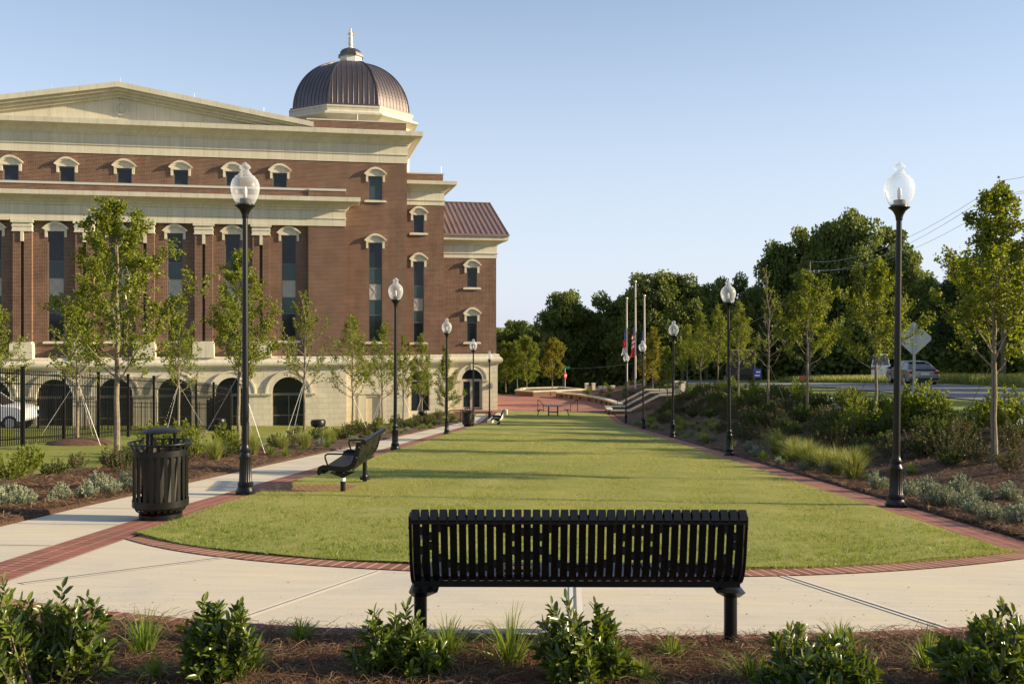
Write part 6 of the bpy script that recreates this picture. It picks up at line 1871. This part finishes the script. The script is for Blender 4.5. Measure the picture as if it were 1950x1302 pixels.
scatter('L', 30, lambda y: xl0(y) - .55, (22, 66), ['lily', 'fount', 'lav', 'lily'], (.6, .9), 6, 'beside the concrete walk')
scatter('L', 32, lambda y: xl0(y) - 1.25, (19, 68), ['fount', 'rose', 'lily', 'green'], (.6, .95), 7, 'in the middle of the left bed')
scatter('L', 28, lambda y: xl0(y) - 2.0, (17, 70), ['rose', 'bright', 'green'], (.6, .9), 8, 'at the back of the left bed')
for (a, y, s_, k, lb) in ((55, 17.5, .55, 'bright', 'yellowish shrub at left between the lavender and the side grass'), (105, 16.8, .5, 'green', 'reddish green shrub left of the big maple trunk'), (20, 15.5, .55, 'bright', 'yellowish shrub cut off at the left edge'), (150, 18.5, .5, 'rose', 'small rose bush left of the big maple'),
                          (290, 22.5, .8, 'bright', 'bright shrub behind the trash can bonnet'), (340, 23.5, .9, 'bright', 'bright shrub right of the trash can bonnet'), (265, 21.0, .6, 'bright', 'bright shrub left of the trash can bonnet'), (205, 19.0, .55, 'rose', 'rose bush with red flowers beside the big maple trunk'), (250, 20.5, .6, 'rose', 'rose bush with red flowers behind the trash can rim')):
    x = (a - 975) / 1896 * y; put(k, x, y, s_, lb)
for i in range(34):
    y = 85 + i * .42; xl_ = float(np.interp(y, [83.8, 87, 90, 93, 95, 97, 100, 108], [9.3, 8.6, 8.0, 6.6, 5.2, 5.0, 7.4, 8.0])); f_ = random.uniform(.10, .95); x = xl_ + f_ * (14 - xl_)
    z_ = -6.7 + 1.1 * float(sst(0, 1, f_)) * (1 - float(sst(94, 106, y))); put(['green', 'bright', 'lily', 'rose'][i % 4], x, y, random.uniform(.5, .8), 'low plant in the raised planting round the flagpoles', z=z_, grp='low plants round the flagpoles')
for (a, b_, k, s_, lb) in ((1560, 850, 'rose', .85, 'rose bush with red flowers below the broad bank maple'), (1700, 880, 'rose', .9, 'rose bush just left of the nearest right lamp pole'), (1755, 870, 'rose', 1.0, 'tall loose rose bush just right of the nearest right lamp pole'), (1790, 850, 'green', .8, 'dark green shrub on the bank between lamp and nearest maple'),
                      (1830, 850, 'rose', .9, 'loose rose bush left of the nearest bank maple trunk'), (1915, 860, 'rose', .85, 'rose bush with red flowers right of the nearest bank maple trunk'), (1945, 835, 'green', .8, 'green shrub at the right edge above the roses'), (1650, 880, 'fount', .7, 'small dry fountain grass left of the lone lavender'), (1600, 860, 'rose', .8, 'rose bush above the sunlit fountain grasses'), (1735, 905, 'lily', .8, 'strappy plant behind the nearest right lamp base'), (1860, 885, 'rose', .8, 'rose bush left of the nearest maple, above the lavender'), (1925, 900, 'rose', .7, 'low rose bush between the nearest maple and the lavender'), (1810, 890, 'green', .6, 'small green shrub above the middle lavender bushes')):
    x, y = Gp(a, b_); put(k, x, y, s_, lb)
# rock
m = MB(); m.lathe([(.17, -.1), (.20, .03), (.15, .10), (.03, .13)], 9); m.v = [(a * (1.5 + .2 * math.sin(9 * b)), b * (1 + .2 * math.cos(8 * a)), c) for a, b, c in m.v]
x, y = Gp(1962, 985); tag(m.build('landscape_rock', M['rock'], None, loc=(x, y, Tz(x, y) + .02)), 'pale tan rock in the mulch at the right edge', 'rock')

# ---------------- fine ground cover
def blades(name, x, y, z, h, wdt, m, seed, lean=.5):
    r = np.random.default_rng(seed); n = len(x); a = r.uniform(0, 6.28, n); d = np.stack([np.cos(a), np.sin(a), np.zeros(n)], 1); e = r.normal(0, lean, (n, 2)) * h[:, None]
    b = np.stack([x, y, z], 1); V = np.stack([b - d * wdt[:, None], b + d * wdt[:, None], b + np.concatenate([e, h[:, None]], 1)], 1).reshape(-1, 3)
    return np_mesh(name, V, np.arange(3 * n).reshape(-1, 3), m, tint=np.repeat(r.beta(2, 2, n), 3))
r = np.random.default_rng(55); N_ = 330000
u = r.uniform(0, 1, N_); yy = 8.0 / (1 - u * (1 - 8.0 / 42)) 
xx = r.uniform(0, 1, N_) * (XR(yy) - XL(yy)) + XL(yy)
k = yy > arc(xx) + .02; xx = xx[k]; yy = yy[k]
blades('lawn_grass', xx, yy, G(xx, yy) + .012, r.uniform(.012, .028, len(xx)) * (1 + (yy / 40)), .0016 * (yy / 8) ** .9, M['lawnblade'], 56, .8)
tag(D.objects['lawn_grass'], 'short mown grass blades of the lawn', 'grass', kind='stuff')
# ragged edge along the front arc
n = 9000; xx = r.uniform(-3.76, 4.9, n); yy = arc(xx) + np.abs(r.normal(0, .035, n)) - .01
blades('lawn_edge_grass', xx, yy, G(xx, yy) + .004, r.uniform(.015, .045, n), np.full(n, .0025), M['lawnblade'], 57, .5)
tag(D.objects['lawn_edge_grass'], 'longer ragged grass along the curved brick border', 'grass', kind='stuff')
# roadside tall grass
n = 26000; yy = r.uniform(52, 100, n); xx = 28.2 + np.abs(r.normal(0, 2.2, n)) + .02 * (yy - 60) - np.maximum(yy - 88, 0) * .2
blades('roadside_grass', xx, yy, T(xx, yy), r.uniform(.25, .8, n), np.full(n, .035), M['blade_dry'], 58, .3)
tag(D.objects['roadside_grass'], 'tall weedy grass beyond the road', 'grass', kind='stuff')
# pine straw needles
def needles(name, x, y, L_, wdt, seed, label, lift=.03):
    r = np.random.default_rng(seed); n = len(x); a = r.uniform(0, 6.28, n); tl = r.normal(0, .25, n)
    z = T(x, y) + .03 + np.abs(r.normal(0, lift, n)) * .7
    d = np.stack([np.cos(a) * np.cos(tl), np.sin(a) * np.cos(tl), np.sin(tl)], 1) * (L_ * r.uniform(.5, 1.2, n))[:, None]; s_ = np.stack([-np.sin(a), np.cos(a), r.normal(0, .4, n)], 1) * wdt
    c = np.stack([x, y, z], 1); bend = np.array([0, 0, 1]) * (L_ * .12 * r.uniform(0, 1, n))[:, None] + s_ * (r.normal(0, 6, n))[:, None]
    V = np.stack([c - d / 2 - s_, c - d / 2 + s_, c + bend + s_, c + bend - s_, c + d / 2 + s_ * .5, c + d / 2 - s_ * .5], 1).reshape(-1, 3); b = np.arange(n)[:, None] * 6
    F = np.concatenate([b + np.array([[0, 1, 2, 3]]), b + np.array([[3, 2, 4, 5]])], 0)
    np_mesh(name, V, F, M['straw'], tint=np.repeat(r.beta(1.6, 2.4, n), 6)); tag(D.objects[name], label, 'mulch', kind='stuff')
n = 60000; xx = r.uniform(-3.2, 3.6, n); yy = r.uniform(4.1, 5.95, n); k = yy < nedge(xx) - .03; needles('pine_straw', xx[k], yy[k], .12, .0014, 60, 'loose brown pine needles covering the near bed')
n = 46000; yy = 7.0 / (1 - r.uniform(0, 1, n) * .78); xx = xr0(9.5) + .0385 * (yy - 9.5) + .04 + r.uniform(0, 1, n) ** 1.3 * 4.5; needles('bank_pine_straw', xx, yy, .17, .0035, 61, 'loose pine needles on the right bank')
n = 26000; yy = 8.0 / (1 - r.uniform(0, 1, n) * .7); xx = SWL(yy) - .04 - r.uniform(0, 1, n) * 2.6; needles('bed_pine_straw', xx, yy, .17, .004, 62, 'loose pine needles in the left bed')
n = 700; xx = r.uniform(-3.3, 6.0, n); yy = nedge(xx) + .12 + np.abs(r.normal(0, .10, n)); z0_ = T(xx, yy)
needles('stray_pine_needles', xx, yy, .10, .0012, 63, 'stray pine needles scattered over the patio edge', lift=.0)
D.objects['stray_pine_needles'].location.z = -.012
n = 2600; xx = r.uniform(-3.7, 4.8, n); yy = arc(xx) + r.exponential(1.6, n); kx = (xx > XL(yy)) & (xx < XR(yy)); xx = xx[kx]; yy = yy[kx]
q = np.repeat(np.stack([xx, yy], 1), 7, 0) + r.normal(0, .022, (len(xx) * 7, 2))
blades('lawn_weeds', q[:, 0], q[:, 1], G(q[:, 0], q[:, 1]) + .015, r.uniform(.02, .05, len(q)), np.full(len(q), .004), M['blade'], 64, .8)
tag(D.objects['lawn_weeds'], 'small coarser weed tufts scattered through the lawn', 'weeds', kind='stuff')
n = 420; xx = r.uniform(-3.4, 6.0, n); yy = nedge(xx) + .15 + r.exponential(.5, n); kx = yy < arc(np.clip(xx, -4.6, 6)) - .4; xx = xx[kx]; yy = yy[kx]; n = len(xx)
a = r.uniform(0, 6.28, n); s_ = r.uniform(.003, .012, n); V = np.stack([np.stack([xx + np.cos(a + k * 2.1) * s_, yy + np.sin(a + k * 2.1) * s_ * .6, G(xx, yy) + .0075 + .002 * k], 1) for k in range(3)], 1).reshape(-1, 3)
np_mesh('mulch_crumbs', V, np.arange(3 * n).reshape(-1, 3), M['straw'], tint=np.repeat(r.uniform(0, .5, n), 3)); tag(D.objects['mulch_crumbs'], 'tiny brown crumbs of bark and leaf litter on the patio', 'litter', kind='stuff')
